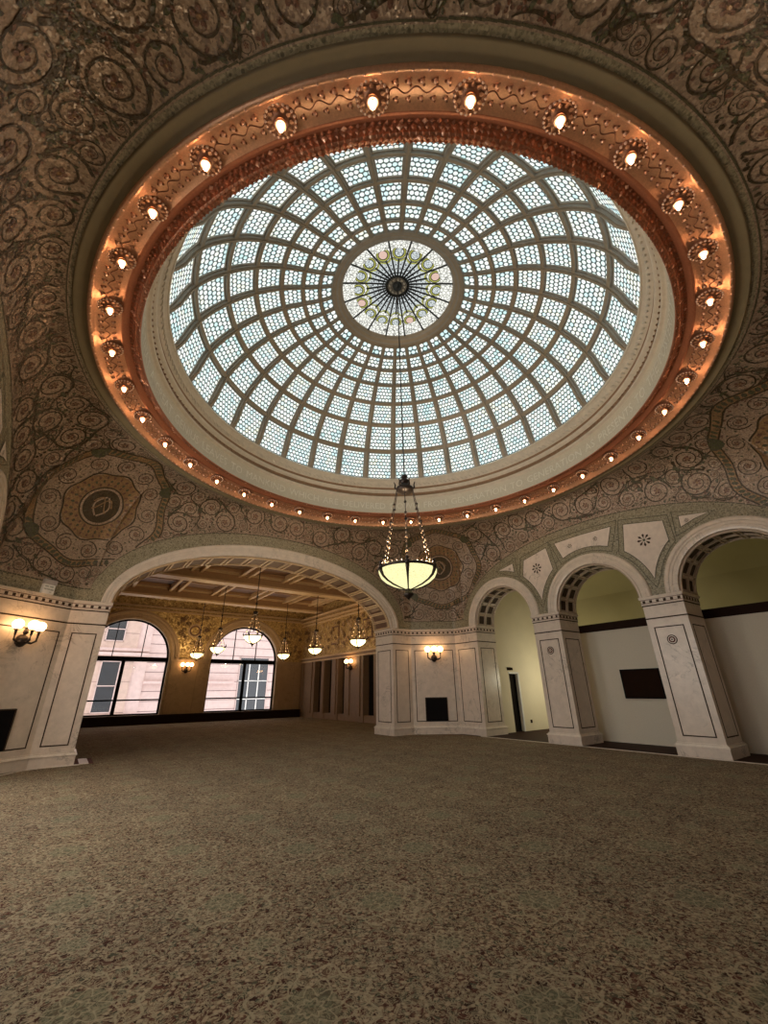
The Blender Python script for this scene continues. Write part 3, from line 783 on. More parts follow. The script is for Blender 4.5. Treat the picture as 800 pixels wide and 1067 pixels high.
for k in range(36):
    a = ROT+2*PI*k/36
    # clockwise order in the picture, counted from the lamp just left of top centre (azimuth -131)
    deg = (math.degrees(a)+131.25) % 360; i = int(round(deg/10)) % 36
    if i == 0: lab = 'lit bulb in beaded copper rosette on dome ring, nearest left of top centre'
    elif i <= 18: lab = 'lit bulb in beaded copper rosette, %s clockwise after the one left of top centre' % ordinal(i)
    else: lab = 'lit bulb in beaded copper rosette, %s anticlockwise after the one left of top centre' % ordinal(36-i)
    loc = (r0*cos(a), r0*sin(a), zl)
    if first is None: first = empty('rosette_lamp', lab, 'lamp', loc, a, 'lamps round the copper ring'); lamp_parts(first); o = first
    else:
        o = copy_tree(first); o.location = loc; o.rotation_euler = (0, 0, a); o['label'] = lab
    # rosette follows the sloped soffit
    o.rotation_euler = (0, math.radians(-12)*-1, a)

# ------------------------------------------------------------------ dome
dome = empty('stained_glass_dome', 'large domed skylight of leaded fish-scale glass in grey iron ribs', 'dome', (0, 0, 9.35), ROT)
DP = [(1.70, 12.78), (1.97, 12.60), (2.35, 12.45), (2.83, 12.31), (3.42, 12.14), (4.09, 11.80), (4.76, 11.27), (5.40, 10.44), (5.75, 9.35)]
# smooth meridian through those points
_r = [p[0] for p in DP]; _z = [p[1] for p in DP]
_s = [0.]
for i in range(1, len(DP)): _s.append(_s[-1]+math.hypot(_r[i]-_r[i-1], _z[i]-_z[i-1]))
def catm(arr, s):
    i = min(max(0, sum(1 for q in _s if q <= s)-1), len(arr)-2); t = (s-_s[i])/(_s[i+1]-_s[i])
    m0 = (arr[i+1]-arr[max(i-1, 0)])/((_s[i+1]-_s[max(i-1, 0)]))*(_s[i+1]-_s[i]); m1 = (arr[min(i+2, len(arr)-1)]-arr[i])/(_s[min(i+2, len(arr)-1)]-_s[i])*(_s[i+1]-_s[i])
    return (2*t**3-3*t**2+1)*arr[i]+(t**3-2*t**2+t)*m0+(-2*t**3+3*t**2)*arr[i+1]+(t**3-t**2)*m1
def mer(s): return catm(_r, s), catm(_z, s)-9.35
def mer_n(s):
    a, b = mer(max(0, s-.02)), mer(min(_s[-1], s+.02)); dr, dz = b[0]-a[0], b[1]-a[1]; l = math.hypot(dr, dz); return dz/l, -dr/l    # inward normal (towards the axis and down)
ring_s = _s[1:]            # hoops at DP[1..]; seven rows of panes between
NR = 32
def ribw(r): return .065+.030*r
for g in range(NR):
    mb = MB(); mid = 2*PI*(g+.5)/NR; hw = PI/NR
    for k in range(7):
        s0, s1 = ring_s[k], ring_s[k+1]; n = 5
        rm = mer((s0+s1)/2)[0]; vis = 2*PI/NR*rm-ribw(rm)*.8; nu = max(2, round(vis/.128)); hv = s1-s0-.11; nv = max(2, round(hv/.128))
        for i in range(n):
            sa, sb = s0+(s1-s0)*i/n, s0+(s1-s0)*(i+1)/n
            (ra, za), (rb, zb_) = mer(sa), mer(sb)
            ua = nu*(2*PI/NR*rm/vis)/2; va = (sa-s0-.055)/hv*nv; vb = (sb-s0-.055)/hv*nv; U0 = 40*g+20+(.0 if nu % 2 == 0 else .5); V0 = 40*k+20
            mb.poly([(ra*cos(mid-hw), ra*sin(mid-hw), za), (ra*cos(mid+hw), ra*sin(mid+hw), za), (rb*cos(mid+hw), rb*sin(mid+hw), zb_), (rb*cos(mid-hw), rb*sin(mid-hw), zb_)], M['scales'], False,
                    [(U0-ua, V0+va), (U0+ua, V0+va), (U0+ua, V0+vb), (U0-ua, V0+vb)])
    mb.build('glass_gore', dome)
    mb = MB()
    for wf_, dep0, dep1, m_ in ((1., -.02, .035, M['rib']), (.62, .035, .075, M['rib']), (.22, .075, .10, M['rib_trim'])):
        rows = []
        for i in range(29):
            s = ring_s[0]+(ring_s[-1]-ring_s[0])*i/28; r, z = mer(s); nr, nz = mer_n(s); nr, nz = (nr, nz) if nz < 0 or nr < 0 else (-nr, -nz)
            w = ribw(r)*wf_/2; a = 2*PI*g/NR; row = []
            for sd, dd in ((-1, dep0), (-1, dep1), (1, dep1), (1, dep0)):
                dk = (.5+.17*r)*min(1, .12+max(0, (ring_s[-1]-s))/.35); rr, zz = r+nr*dd*dk, z+nz*dd*dk; row.append((rr*cos(a)-sd*w*sin(a), rr*sin(a)+sd*w*cos(a), zz))
            rows.append(row)
        mb.grid(rows, m_, False)
    mb.build('rib', dome)
for k, s in enumerate(ring_s[:-1]):
    w = (.05 if k == 0 else .05+.008*k); mb = MB(); P = []
    for ds, dd in ((-w, -.02), (-w, .045), (-w*.6, .045), (-w*.6, .095), (w*.6, .095), (w*.6, .045), (w, .045), (w, -.02)):
        r, z = mer(min(max(s+ds, 0), _s[-1])); nr, nz = mer_n(s); dk = .5+.12*r; P.append((r+nr*dd*dk, z+nz*dd*dk))
    mb.lathe(P, M['rib'], 128, smooth=False, mat_row=lambda i: M['rib_trim'] if i == 3 else M['rib'])
    mb.build('hoop', dome)
mb = MB(); mb.lathe([(5.78, -.06), (5.70, -.055), (5.685, -.02), (5.70, .02), (5.75, .04)], M['cream'], 128, smooth=False); mb.build('sill', dome)
# frame round the medallion
mb = MB(); z9 = 12.78-9.35
mb.lathe([(2.0, 12.53-9.35), (1.97, 12.50-9.35), (1.94, 12.53-9.35), (1.91, 12.51-9.35), (1.86, 12.56-9.35), (1.80, 12.56-9.35), (1.74, 12.64-9.35), (1.69, 12.64-9.35), (1.67, z9)], M['rib'], 96, mat_row=lambda i: M['rib_trim'] if i % 2 else M['rib'])
mb.build('medallion_frame', dome)
def medz(r): return z9+.36*(1-(r/1.7)**1.3)
med = MB(); med.lathe([(1.7, medz(1.7)), (1.3, medz(1.3)), (.95, medz(.95))], M['med'], 64, smooth=False)
med.lathe([(.95, medz(.95)), (.6, medz(.6)), (.3, medz(.3)), (.001, medz(.001))], M['med_pet'], 64, smooth=False)
med = med.build('medallion', dome)
rr_ = MB()
for k in range(16):
    a = 2*PI*(k+.5)/16; c = Vector((1.20*cos(a), 1.20*sin(a), medz(1.2)-.03))
    er = Vector((cos(a), sin(a), 0)); et = Vector((-sin(a), cos(a), 0))
    for (q0, q1, m_) in ((0, .12, M['med_pink'] if k % 4 == 1 else M['med_pet']), (.12, .145, M['lead']), (.145, .185, M['med_yel']), (.185, .205, M['lead'])):
        for i in range(14):
            b0, b1 = 2*PI*i/14, 2*PI*(i+1)/14
            rr_.poly([c+er*q1*cos(b0)+et*q1*sin(b0), c+er*q1*cos(b1)+et*q1*sin(b1), c+er*q0*cos(b1)+et*q0*sin(b1), c+er*q0*cos(b0)+et*q0*sin(b0)], m_)
    for sg in (-1, 1):   # yellow ogee between roundels and petals
        for i in range(6):
            u0, u1 = i/6, (i+1)/6; f = lambda u: (.86+.14*u**2, a+sg*u*PI/16)
            (ra, aa), (rb, ab) = f(u0), f(u1)
            rr_.poly([((ra+d_)*cos(t_), (ra+d_)*sin(t_), medz(ra)-.025) for ra, t_, d_ in ((ra, aa, 0), (rb, ab, 0), (rb, ab, .05), (ra, aa, .05))], M['med_yel'])
            rr_.poly([((ra+d_)*cos(t_), (ra+d_)*sin(t_), medz(ra)-.027) for ra, t_, d_ in ((ra, aa, .05), (rb, ab, .05), (rb, ab, .07), (ra, aa, .07))], M['lead'])
rr_.build('roundels', med)
sp = MB()
for k in range(16):
    a = 2*PI*k/16; sp.tube([(r*cos(a), r*sin(a), medz(r)-.03) for r in (.95, 1.2, 1.45, 1.69)], .027, M['lead'], 5)
for k in range(32):
    a = 2*PI*k/32; sp.tube([(r*cos(a), r*sin(a), medz(r)-.03) for r in (.3, .6, .95)], [.03, .028, .026], M['lead'], 5)
    b = a+PI/32
    for r in (.75, .6, .45): sp.ball((r*cos(b), r*sin(b), medz(r)-.01), .022, M['lead'], 6)
sp.build('spokes', med)
hb = MB(); hb.lathe([(.37, medz(.4)-.02), (.36, medz(.4)-.07), (.33, medz(.3)-.06), (.31, medz(.3)-.03)], M['lead'], 32)
hb.lathe([(.31, medz(.3)-.035), (.14, medz(.2)-.04)], M['rib'], 32); hb.lathe([(.15, medz(.2)-.04), (.13, medz(.2)-.12), (.001, medz(.2)-.14)], M['lead'], 24)
for k in range(12): a = 2*PI*k/12; hb.ball((.23*cos(a), .23*sin(a), medz(.25)-.06), .04, M['cream'], 6)
hb.build('hub', med)
# unseen opaque shell added behind the glass to block sky light
mb = MB(); mb.lathe([(5.9, 9.30-9.35), (6.1, 9.5-9.35), (6.05, 10.9-9.35), (5.0, 12.2-9.35), (3.2, 13.3-9.35), (.01, 13.9-9.35)], M['cream'], 48); mb.build('outer_shell', dome)

# ------------------------------------------------------------------ great chandelier
ch = empty('bowl_chandelier', 'large yellow glass bowl chandelier on beaded chains hanging from the dome centre', 'chandelier', (0, 0, 3.38))
def cz(z): return z-3.38
mb = MB(); mb.tube([(0, 0, cz(6.2)), (0, 0, cz(12.95))], .016, M['iron'], 6); mb.build('cable', ch)
mb = MB()
mb.lathe([(.001, cz(6.44)), (.07, cz(6.41)), (.08, cz(6.36)), (.04, cz(6.33)), (.07, cz(6.30)), (.12, cz(6.27)), (.11, cz(6.22)), (.06, cz(6.19)), (.13, cz(6.13)), (.20, cz(6.08)), (.215, cz(6.03)), (.19, cz(5.98)), (.09, cz(5.95)), (.001, cz(5.93))], M['iron'], 20)
for k in range(6):
    a = 2*PI*k/6+.35; mb.tube([(.18*cos(a), .18*sin(a), cz(6.05)), (.235*cos(a), .235*sin(a), cz(6.08)), (.225*cos(a), .225*sin(a), cz(6.16)), (.25*cos(a), .25*sin(a), cz(6.24))], [.025, .025, .018, .010], M['iron'], 6)
mb.build('crown', ch)
CA = .645
azc = math.atan2(-6.859, -5.64)
for k in range(6):
    a = azc+2*PI*k/6; mb = MB(); p0 = Vector((.21*cos(a), .21*sin(a), cz(6.03))); p1 = Vector((.60*cos(a), .60*sin(a), cz(4.08)))
    mb.tube([p0, p1], .010, M['iron'], 5)
    for i in range(1, 17):
        p = p0.lerp(p1, i/17)
        if i % 4 == 0: mb.ball(p, .036, M['iron'] if i < 9 else M['bead'], 6)
        elif i > 6: mb.ball(p, .020, M['bead'], 5, 1.6)
    mb.build('chain', ch)
mb = MB(); prof = [(CA, cz(4.03)), (CA-.005, cz(3.97)), (CA-.05, cz(3.87)), (CA-.15, cz(3.78)), (CA-.30, cz(3.70)), (CA-.48, cz(3.64)), (.06, cz(3.61))]
mb.lathe(prof, M['bowl'], 48); mb.build('glass_bowl', ch)
mb = MB(); mb.lathe([(CA-.02, cz(4.02)), (CA+.02, cz(4.01)), (CA+.03, cz(4.05)), (CA, cz(4.08)), (CA-.03, cz(4.06))], M['iron'], 48)
for k in range(36):
    a = 2*PI*k/36; mb.ball((CA*cos(a), CA*sin(a), cz(4.105)), .026, M['bead'], 6)
mb.build('rim', ch)
for k in range(6):
    a = azc+2*PI*k/6; mb = MB()
    mb.tube([((r+.012)*cos(a), (r+.012)*sin(a), z-.012) for r, z in prof], [.045, .042, .03, .022, .018, .015, .015], M['iron'], 6)
    mb.ball((CA*cos(a)*1.02, CA*sin(a)*1.02, cz(4.05)), .06, M['iron'], 8); mb.ball((CA*cos(a)*1.02, CA*sin(a)*1.02, cz(4.14)), .045, M['iron'], 8); mb.build('strap', ch)
mb = MB(); mb.lathe([(.07, cz(3.62)), (.05, cz(3.58)), (.10, cz(3.54)), (.12, cz(3.49)), (.08, cz(3.45)), (.02, cz(3.40)), (.001, cz(3.38))], M['iron'], 14); mb.build('finial', ch)

# small chandeliers of the far room
def small_chandelier(root, top):
    mb = MB(); mb.tube([(0, 0, .55), (0, 0, top)], .02, M['iron'], 5); mb.lathe([(.02, 1.4), (.09, 1.36), (.12, 1.3), (.05, 1.24), (.02, 1.2)], M['iron'], 8)
    for z in (1.7, 2.0): mb.ball((0, 0, z), .05, M['iron'], 6)
    mb.build('stem', root)
    mb = MB(); prof = [(.36, .36), (.35, .28), (.27, .18), (.15, .11), (.04, .08)]; mb.lathe(prof, M['bowl_s'], 20); mb.build('glass_bowl', root)
    mb = MB(); mb.lathe([(.35, .35), (.385, .35), (.385, .39), (.35, .39)], M['iron'], 20)
    for k in range(4):
        a = PI/4+PI*k/2; mb.tube([(r*cos(a)*1.03, r*sin(a)*1.03, z-.01) for r, z in prof], .022, M['iron'], 5)
        mb.tube([(.37*cos(a), .37*sin(a), .37), (.46*cos(a), .46*sin(a), .44), (.42*cos(a), .42*sin(a), .53)], [.035, .03, .015], M['iron'], 5)
    mb.lathe([(.05, .08), (.07, .04), (.03, 0.), (.001, -.08)], M['iron'], 8); mb.build('frame', root)
    for k in range(4):
        a = PI/4+PI*k/2; mb = MB(); mb.tube([(.07*cos(a), .07*sin(a), 1.26), (.36*cos(a), .36*sin(a), .4)], .012, M['iron'], 4)
        for i in range(1, 5):
            t = i/5; r = .07+.29*t; mb.ball((r*cos(a), r*sin(a), 1.26-.86*t), .03, M['bead'], 5)
        mb.build('chain', root)
spots = [((.32, 10.6), 'small lit bowl chandelier before the right arched window, biggest of the far ones'),
         ((.45, 16.2), 'small lit bowl chandelier at left edge of the right arched window'),
         ((.40, 20.3), 'small lit bowl chandelier beside the wall light between the arched windows'),
         ((4.90, 9.7), 'small lit bowl chandelier just left of the far right pier'),
         ((5.12, 14.4), 'small lit bowl chandelier in the far room corner right of the windows'),
         ((5.15, 18.7), 'small lit bowl chandelier at the right foot of the right window arch')]
proto = None
for (x, y), lab in spots:
    if proto is None: o = proto = empty('small_chandelier', lab, 'chandelier', (x, y, 3.36), 0, 'bowl chandeliers in the far room'); small_chandelier(proto, 3.5)
    else: o = copy_tree(proto); o.location = (x, y, 3.36); o['label'] = lab

# ------------------------------------------------------------------ marble piers
def frame_on(mb, p, q, s0, s1, z0, z1, off=.006, w=.028, m=None):
    """thin dark rectangle on the vertical face p->q (outward normal to the right of p->q)"""
    p, q = Vector(p), Vector(q); d = (q-p).normalized(); n = Vector((d.y, -d.x)); m = m or M['inlay']
    def bx(sa, sb, za, zb_):
        a = p+d*((sa+sb)/2)+n*off/2; mb.obox((a.x, a.y, (za+zb_)/2), (d.x*(sb-sa)/2, d.y*(sb-sa)/2, 0), (n.x*off/2, n.y*off/2, 0), (0, 0, (zb_-za)/2), m)
    bx(s0, s1, z0, z0+w); bx(s0, s1, z1-w, z1); bx(s0, s0+w, z0+w, z1-w); bx(s1-w, s1, z0+w, z1-w)
def dentils(mb, p, q, z0, z1, off, m):
    p, q = Vector(p), Vector(q); L = (q-p).length; d = (q-p)/L; n = Vector((d.y, -d.x)); k = max(1, int(L/.17))
    for i in range(k):
        c = p+d*(L*(i+.5)/k)+n*off; mb.obox((c.x, c.y, (z0+z1)/2), (d.x*.035, d.y*.035, 0), (n.x*.004, n.y*.004, 0), (0, 0, (z1-z0)/2), m)
def pier(root, foot, faces, base):
    """foot: CCW footprint. faces: indices of faces that carry panels"""
    n = len(foot)
    def bld(mb, name): return local(mb, base).build(name, root)
    mb = MB(); mb.prism(offset_poly(foot, .055), 0, .225, M['marble']); bld(mb, 'plinth')
    mb = MB(); mb.prism(offset_poly(foot, .075), .225, .25, M['marble_hi']); mb.prism(offset_poly(foot, .05), .25, .275, M['marble_hi']); mb.prism(offset_poly(foot, .025), .275, .30, M['marble_trim']); bld(mb, 'base_moulding')
    mb = MB(); mb.prism(foot, .30, 3.72, M['marble']); bld(mb, 'shaft')
    mb = MB()
    mb.prism(offset_poly(foot, .008), 3.34, 3.375, M['inlay'])
    for i in faces:
        p, q = foot[i], foot[(i+1) % n]; L = math.hypot(q[0]-p[0], q[1]-p[1]); ins = .15 if L < 1.5 else .13
        frame_on(mb, p, q, ins, L-ins, .44, 3.12)
    bld(mb, 'inlay_lines')
    mb = MB(); mb.prism(offset_poly(foot, .012), 3.70, 3.73, M['inlay']); mb.prism(offset_poly(foot, .02), 3.73, 3.76, M['marble_trim'])
    mb.prism(offset_poly(foot, .015), 3.76, 3.90, M['marble']); mb.prism(offset_poly(foot, .05), 3.90, ZC-.001, M['marble_trim'])
    fo = offset_poly(foot, .02)
    for i in faces: dentils(mb, fo[i], fo[(i+1) % n], 3.79, 3.86, 0., M['inlay'])
    for z in (3.775, 3.875): mb.prism(offset_poly(foot, .018), z, z+.012, M['inlay_red'])
    bld(mb, 'cornice')
def pillar(y0, y1, label, side=1):
    x0, x1 = (WX, WX+DEP) if side > 0 else (-WLX-DEP, -WLX)
    base = ((x0+x1)/2, (y0+y1)/2, 0)
    root = empty('marble_pillar', label, 'pillar', base)
    foot = [(x0, y0), (x1, y0), (x1, y1), (x0, y1)]
    pier(root, foot, [0, 1, 2, 3], base)
    xf = WX if side > 0 else -WLX; yc = (y0+y1)/2; mb = MB()
    for (r_, dd, m_) in ((.125, .008, M['inlay']), (.10, .012, M['marble']), (.08, .016, M['inlay_red']), (.045, .02, M['marble']), (.02, .024, M['inlay'])):
        ring_ = [(xf-side*dd, yc+r_*cos(2*PI*k/20), 2.76+r_*sin(2*PI*k/20)) for k in range(20)]; mb.poly(ring_, m_)
        ring2 = [(xf, p[1], p[2]) for p in ring_]; 
        for k in range(20): mb.poly([ring_[k-1], ring_[k], ring2[k], ring2[k-1]], m_)
    local(mb, base).build('rosette', root)
    return root
pillar(1.11, 2.14, 'tall marble pillar with round rosette between doorway arch and middle arch')
pillar(-2.6, -1.56, 'tall marble pillar with round rosette, nearer one right of the dark board')
pillar(1.11, 2.14, 'marble pillar of the unseen left arcade, further one', -1)
pillar(-2.6, -1.56, 'marble pillar of the unseen left arcade, nearer one', -1)

def sconce(root, R=1.):
    """wall light, local +x points out of the wall, origin on the wall at the ball's height"""
    mb = MB(); mb.lathe([(.001, -.16), (.06, -.14), (.12, -.07), (.13, 0.), (.11, .08), (.05, .13), (.001, .14)], M['iron'], 14, (.10, 0, 0)); mb.build('wall_ball', root)
    mb = MB(); mb.tube([(0, 0, .0), (.06, 0, 0)], .09, M['iron'], 12); mb.lathe([(.03, .13), (.06, .17), (.05, .24), (.02, .28), (.001, .3)], M['iron'], 10, (.16, 0, 0)); mb.build('back_plate', root)
    for i, (dx, dy) in enumerate(((.22, -.26), (.36, 0.), (.22, .26))):
        mb = MB(); pts = [(.14, 0, -.02), (.14+(dx-.1)*.6, dy*.6, -.06), (dx, dy*.98, .0), (dx, dy, .12), (dx, dy, .2)]
        mb.tube(pts, [.03, .026, .026, .024, .03], M['iron'], 8); arm = mb.build('arm', root)
        mb = MB(); mb.lathe([(.02, .2), (.06, .215), (.065, .23), (.04, .235)], M['iron'], 12, (dx, dy, 0)); mb.build('cup', arm)
        mb = MB(); mb.lathe([(.05, .235), (.09, .27), (.115, .32), (.115, .37), (.08, .425), (.03, .45), (.001, .455)], M['globe'], 16, (dx, dy, 0)); mb.build('globe', arm)
def corner_pier(pts, faces, label, panel_face, lab_s=None, lab_v=None):
    base = (sum(p[0] for p in pts)/len(pts), sum(p[1] for p in pts)/len(pts), 0)
    root = empty('corner_pier', label, 'pier', base); pier(root, pts, faces, base)
    p, q = Vector(pts[panel_face]), Vector(pts[(panel_face+1) % len(pts)]); L = (q-p).length; d = (q-p)/L; n = Vector((d.y, -d.x)); c = (p+q)/2
    fp = c+n*0.
    mb = MB(); w = .43
    mb.obox((fp.x+n.x*.012, fp.y+n.y*.012, .875), (d.x*w, d.y*w, 0), (n.x*.012, n.y*.012, 0), (0, 0, .425), M['black'])
    for sg in (-1, 1): mb.obox((fp.x+d.x*sg*w+n.x*.016, fp.y+d.y*sg*w+n.y*.016, .875), (d.x*.014, d.y*.014, 0), (n.x*.016, n.y*.016, 0), (0, 0, .43), M['inlay'])
    mb.obox((fp.x+n.x*.016, fp.y+n.y*.016, 1.3), (d.x*w, d.y*w, 0), (n.x*.016, n.y*.016, 0), (0, 0, .014), M['inlay'])
    local(mb, base).build('vent_panel', root)
    if lab_s:
        s = empty('wall_sconce', lab_s, 'wall light', (c.x, c.y, 2.80), math.atan2(n.y, n.x), 'three-globe wall lights'); sconce(s)
FR = [(4.98, 8.4), (4.98, 7.2), (5.95, 7.2), (7.43, 6.05), (7.43, 4.82), (8.54, 4.82), (8.54, 8.4)]
corner_pier(FR, [0, 1, 2, 3, 4], 'marble corner pier with black vent and wall light, right of the wide arch', 2, 'three-globe wall light on marble corner pier above the middle black vent')
FL = [(-8.67, 4.82), (-7.56, 4.82), (-7.56, 5.9), (-5.9, 7.2), (-5.03, 7.2), (-5.03, 8.4), (-8.67, 8.4)]
corner_pier(FL, [0, 1, 2, 3, 4], 'marble corner pier with black vent at the left edge, left of wide arch', 2, 'three-globe wall light on marble pier at the left edge')
NL = [(-8.66, -7.71), (-6.2, -7.71), (-7.56, -6.4), (-7.56, -5.26), (-8.66, -5.26)]
NRr = [(8.54, -7.71), (8.54, -5.26), (7.43, -5.26), (7.43, -6.4), (6.2, -7.71)]
for P_, lb in ((NL, 'marble corner pier behind the viewer, left'), (NRr, 'marble corner pier behind the viewer, right')):
    base = (sum(p[0] for p in P_)/5, sum(p[1] for p in P_)/5, 0); root = empty('corner_pier', lb, 'pier', base); pier(root, P_, [1, 2, 3], base)

# sign box on the left cornice
p = Vector((-6.52, 6.72)); d = Vector((1.53, 1.2)).normalized(); n = Vector((d.y, -d.x))
sb = empty('sign_box', 'small white box with grey lid on the cornice above the left wall light', 'sign box', (p.x, p.y, ZC+.003), math.atan2(n.y, n.x))
mb = MB(); mb.box((-.06, -.15, 0), (.08, .15, .24), M['whitepaint']); mb.build('body', sb)
mb = MB(); mb.box((-.08, -.16, .24), (.10, .16, .36), M['greybox']); mb.build('lid', sb)
mb = MB()
for y0, y1, z0, z1 in ((-.11, -.02, .17, .2), (.01, .10, .17, .2), (-.12, -.06, .10, .13), (-.05, .03, .10, .13), (.04, .12, .095, .13), (.03, .08, .04, .055)): mb.box((.08, y0, z0), (.084, y1, z1), M['print'])
mb.build('print', sb)

# ------------------------------------------------------------------ side hall behind the right arcade
mb = MB(); mb.box((13., -9., 0), (13.2, 5.2, 6.6), M['plaster']); struct(mb.build('wall_hall_back'))
mb = MB(); mb.box((8.54, 5.05, 0), (9.42, 5.25, 6.6), M['plaster_w']); mb.box((10.02, 5.05, 0), (13., 5.25, 6.6), M['plaster_w']); mb.box((9.42, 5.05, 2.17), (10.02, 5.25, 6.6), M['plaster_w']); struct(mb.build('wall_hall_end'))
mb = MB(); mb.box((8.54, -9.2, 0), (13.2, -9., 6.6), M['plaster']); struct(mb.build('wall_hall_near'))
mb = MB(); rows = []
for k in range(17):
    a = PI*k/16; rows.append([(10.77-2.24*cos(a), y, 5.3+1.2*sin(a)) for y in (-9., 5.1)])
mb.grid(rows, M['plaster'], True); mb.box((8.54, -9., 6.6), (13.2, 5.25, 6.7), M['plaster']); struct(mb.build('ceiling_hall'))
mb = MB(); mb.box((9.40, 5.20, 0), (10.04, 5.23, 2.2), M['void']); mb.box((9.42, 5.06, 0), (9.46, 5.2, 2.17), M['inlay']); mb.box((9.98, 5.03, 0), (10.06, 5.07, 2.2), M['whitepaint']); mb.box((9.38, 5.03, 2.17), (10.06, 5.07, 2.24), M['whitepaint'])
struct(mb.build('door_1'))
mb = MB(); mb.box((9.34, 5.02, 2.30), (9.56, 5.051, 2.42), M['board']); mb.box((9.60, 5.02, 2.31), (9.68, 5.05, 2.41), M['board']); tag(mb.build('door_plaque'), 'small dark plaque over the narrow doorway in the first arch', 'plaque')
mb = MB(); mb.box((10.45, 5.03, .28), (10.55, 5.05, .40), M['board']); tag(mb.build('wall_outlet'), 'small dark outlet low on cream wall right of the narrow doorway', 'outlet')
pt = empty('partition_wall', 'pale grey freestanding partition wall behind the right arches', 'partition', (9.12, -3.3, 0))
mb = MB(); mb.box((-.07, -5.6, .0), (.07, 5.0, 3.38), M['partition']); mb.build('panel', pt)
mb = MB(); mb.box((-.09, -5.6, 3.38), (.09, 5.0, 3.64), M['bench']); mb.build('top_rail', pt)
bd = empty('notice_board', 'dark brown rectangular board on the pale partition in the middle arch', 'board', (9.04, -.32, 1.28))
mb = MB(); mb.box((-.03, -.57, 0), (0, .57, .82), M['board']); mb.build('panel', bd)
mb = MB()
for a, b in (((-.045, -.59, -.02), (0, .59, .02)), ((-.045, -.59, .80), (0, .59, .84)), ((-.045, -.59, .02), (0, -.55, .80)), ((-.045, .55, .02), (0, .59, .80))): mb.box(a, b, M['black'])
mb.build('frame', bd)
# unlit hall sconce on the back of the first pillar
s = empty('wall_sconce', 'dark unlit iron wall light left of the first tall pillar', 'wall light', (8.30, 2.14, 3.3), PI/2)
mb = MB(); mb.tube([(0, 0, 0), (.07, 0, 0)], .07, M['iron'], 10); mb.ball((.1, 0, 0), .1, M['iron'], 10); mb.build('wall_ball', s)
for dy in (-.15, 0, .15):
    mb = MB(); mb.tube([(.12, 0, 0), (.22, dy*.7, -.05), (.3, dy, .05), (.3, dy, .2)], [.025, .02, .02, .03], M['iron'], 6); a = mb.build('arm', s)
    mb = MB(); mb.lathe([(.03, .2), (.06, .24), (.065, .3), (.05, .36), (.001, .38)], M['iron'], 10, (.3, dy, 0)); mb.build('shade', a)

# ------------------------------------------------------------------ far room
YF = 22.3; RX = 8.05; LX = -7.4; ZB = 6.62; ZT = 7.25
WIN = [(-2.95, 2.22), (3.97, 2.24)]
mb = MB(); wr = 2.23
for (s0, s1) in ((LX-.3, -2.95-wr), (-2.95+wr, 3.97-wr), (3.97+wr, RX+.3)): mb.box((s0, YF, 0), (s1, YF+.5, 3.5), M['goldstone'])
for c, _ in WIN: mb.box((c-wr, YF, 0), (c+wr, YF+.5, .47), M['goldstone'])
w2 = wall_plan(1, YF, 1, LX-.3, RX+.3, [(c, wr, (lambda s, c=c: 3.5+math.sqrt(max(0, wr*wr-(s-c)**2)))) for c, _ in WIN], ZT, M['gold'], M['goldstone'], depth=.5, zbot=3.5)
k0 = len(mb.v); mb.v += w2.v
for f, mi_, sm_ in zip(w2.f, w2.mi, w2.sm): mb.face([k0+i for i in f], w2.mats[mi_], sm_)
wfr = struct(mb.build('wall_window_side'))
for i, (c, _) in enumerate(WIN):
    mb = MB(); f = lambda ph, off, c=c: (c+(wr+off)*cos(ph), 3.5+(wr+off)*sin(ph))
    curve_arch(f, 1, YF, 1, [(0, -.02), (0, .06), (.12, .08), (.14, .04), (.3, .05), (.34, .1), (.46, .12), (.5, .06), (.56, .05), (.58, -.02)], M['goldstone'], mb, 40)
    mb.build('archivolt', wfr)
    mb = MB(); y0, y1 = YF+.25, YF+.35
    curve_arch(lambda ph, off, c=c: (c+(wr-.09+off)*cos(ph), 3.5+(wr-.09+off)*sin(ph)), 1, y0, 1, [(0, 0), (.1, 0), (.1, -.1), (0, -.1), (0, 0)], M['black'], mb, 40)
    mb.box((c-wr, y0, 3.34), (c+wr, y1, 3.60), M['black']); mb.box((c-wr, y0, 1.22), (c+wr, y1, 1.30), M['black'])
    for sx in (c-wr, c+wr-.1): mb.box((sx, y0, .47), (sx+.1, y1, 3.5), M['black'])
    mx_ = (-3.05, 4.06)[i]; mb.box((mx_-.09, y0, .47), (mx_+.09, y1, 3.4), M['black']); mb.box((c-wr, y0, .47), (c+wr, y1, .55), M['black'])
    for dx in (-.75, .75): mb.box((c+dx-.02, y0, 3.6), (c+dx+.02, y1, 3.5+math.sqrt(wr**2-.57)), M['black'])
    o = struct(mb.build('window_%d' % (i+1)))
    g = MB(); pts = [(c-wr, .5)]+[(c+wr*cos(PI*k/24)*-1, 3.5+wr*sin(PI*k/24)) for k in range(25)]+[(c+wr, .5)]
    g.poly([(x, YF+.3, z) for x, z in pts], M['glass']); g.build('pane', o)
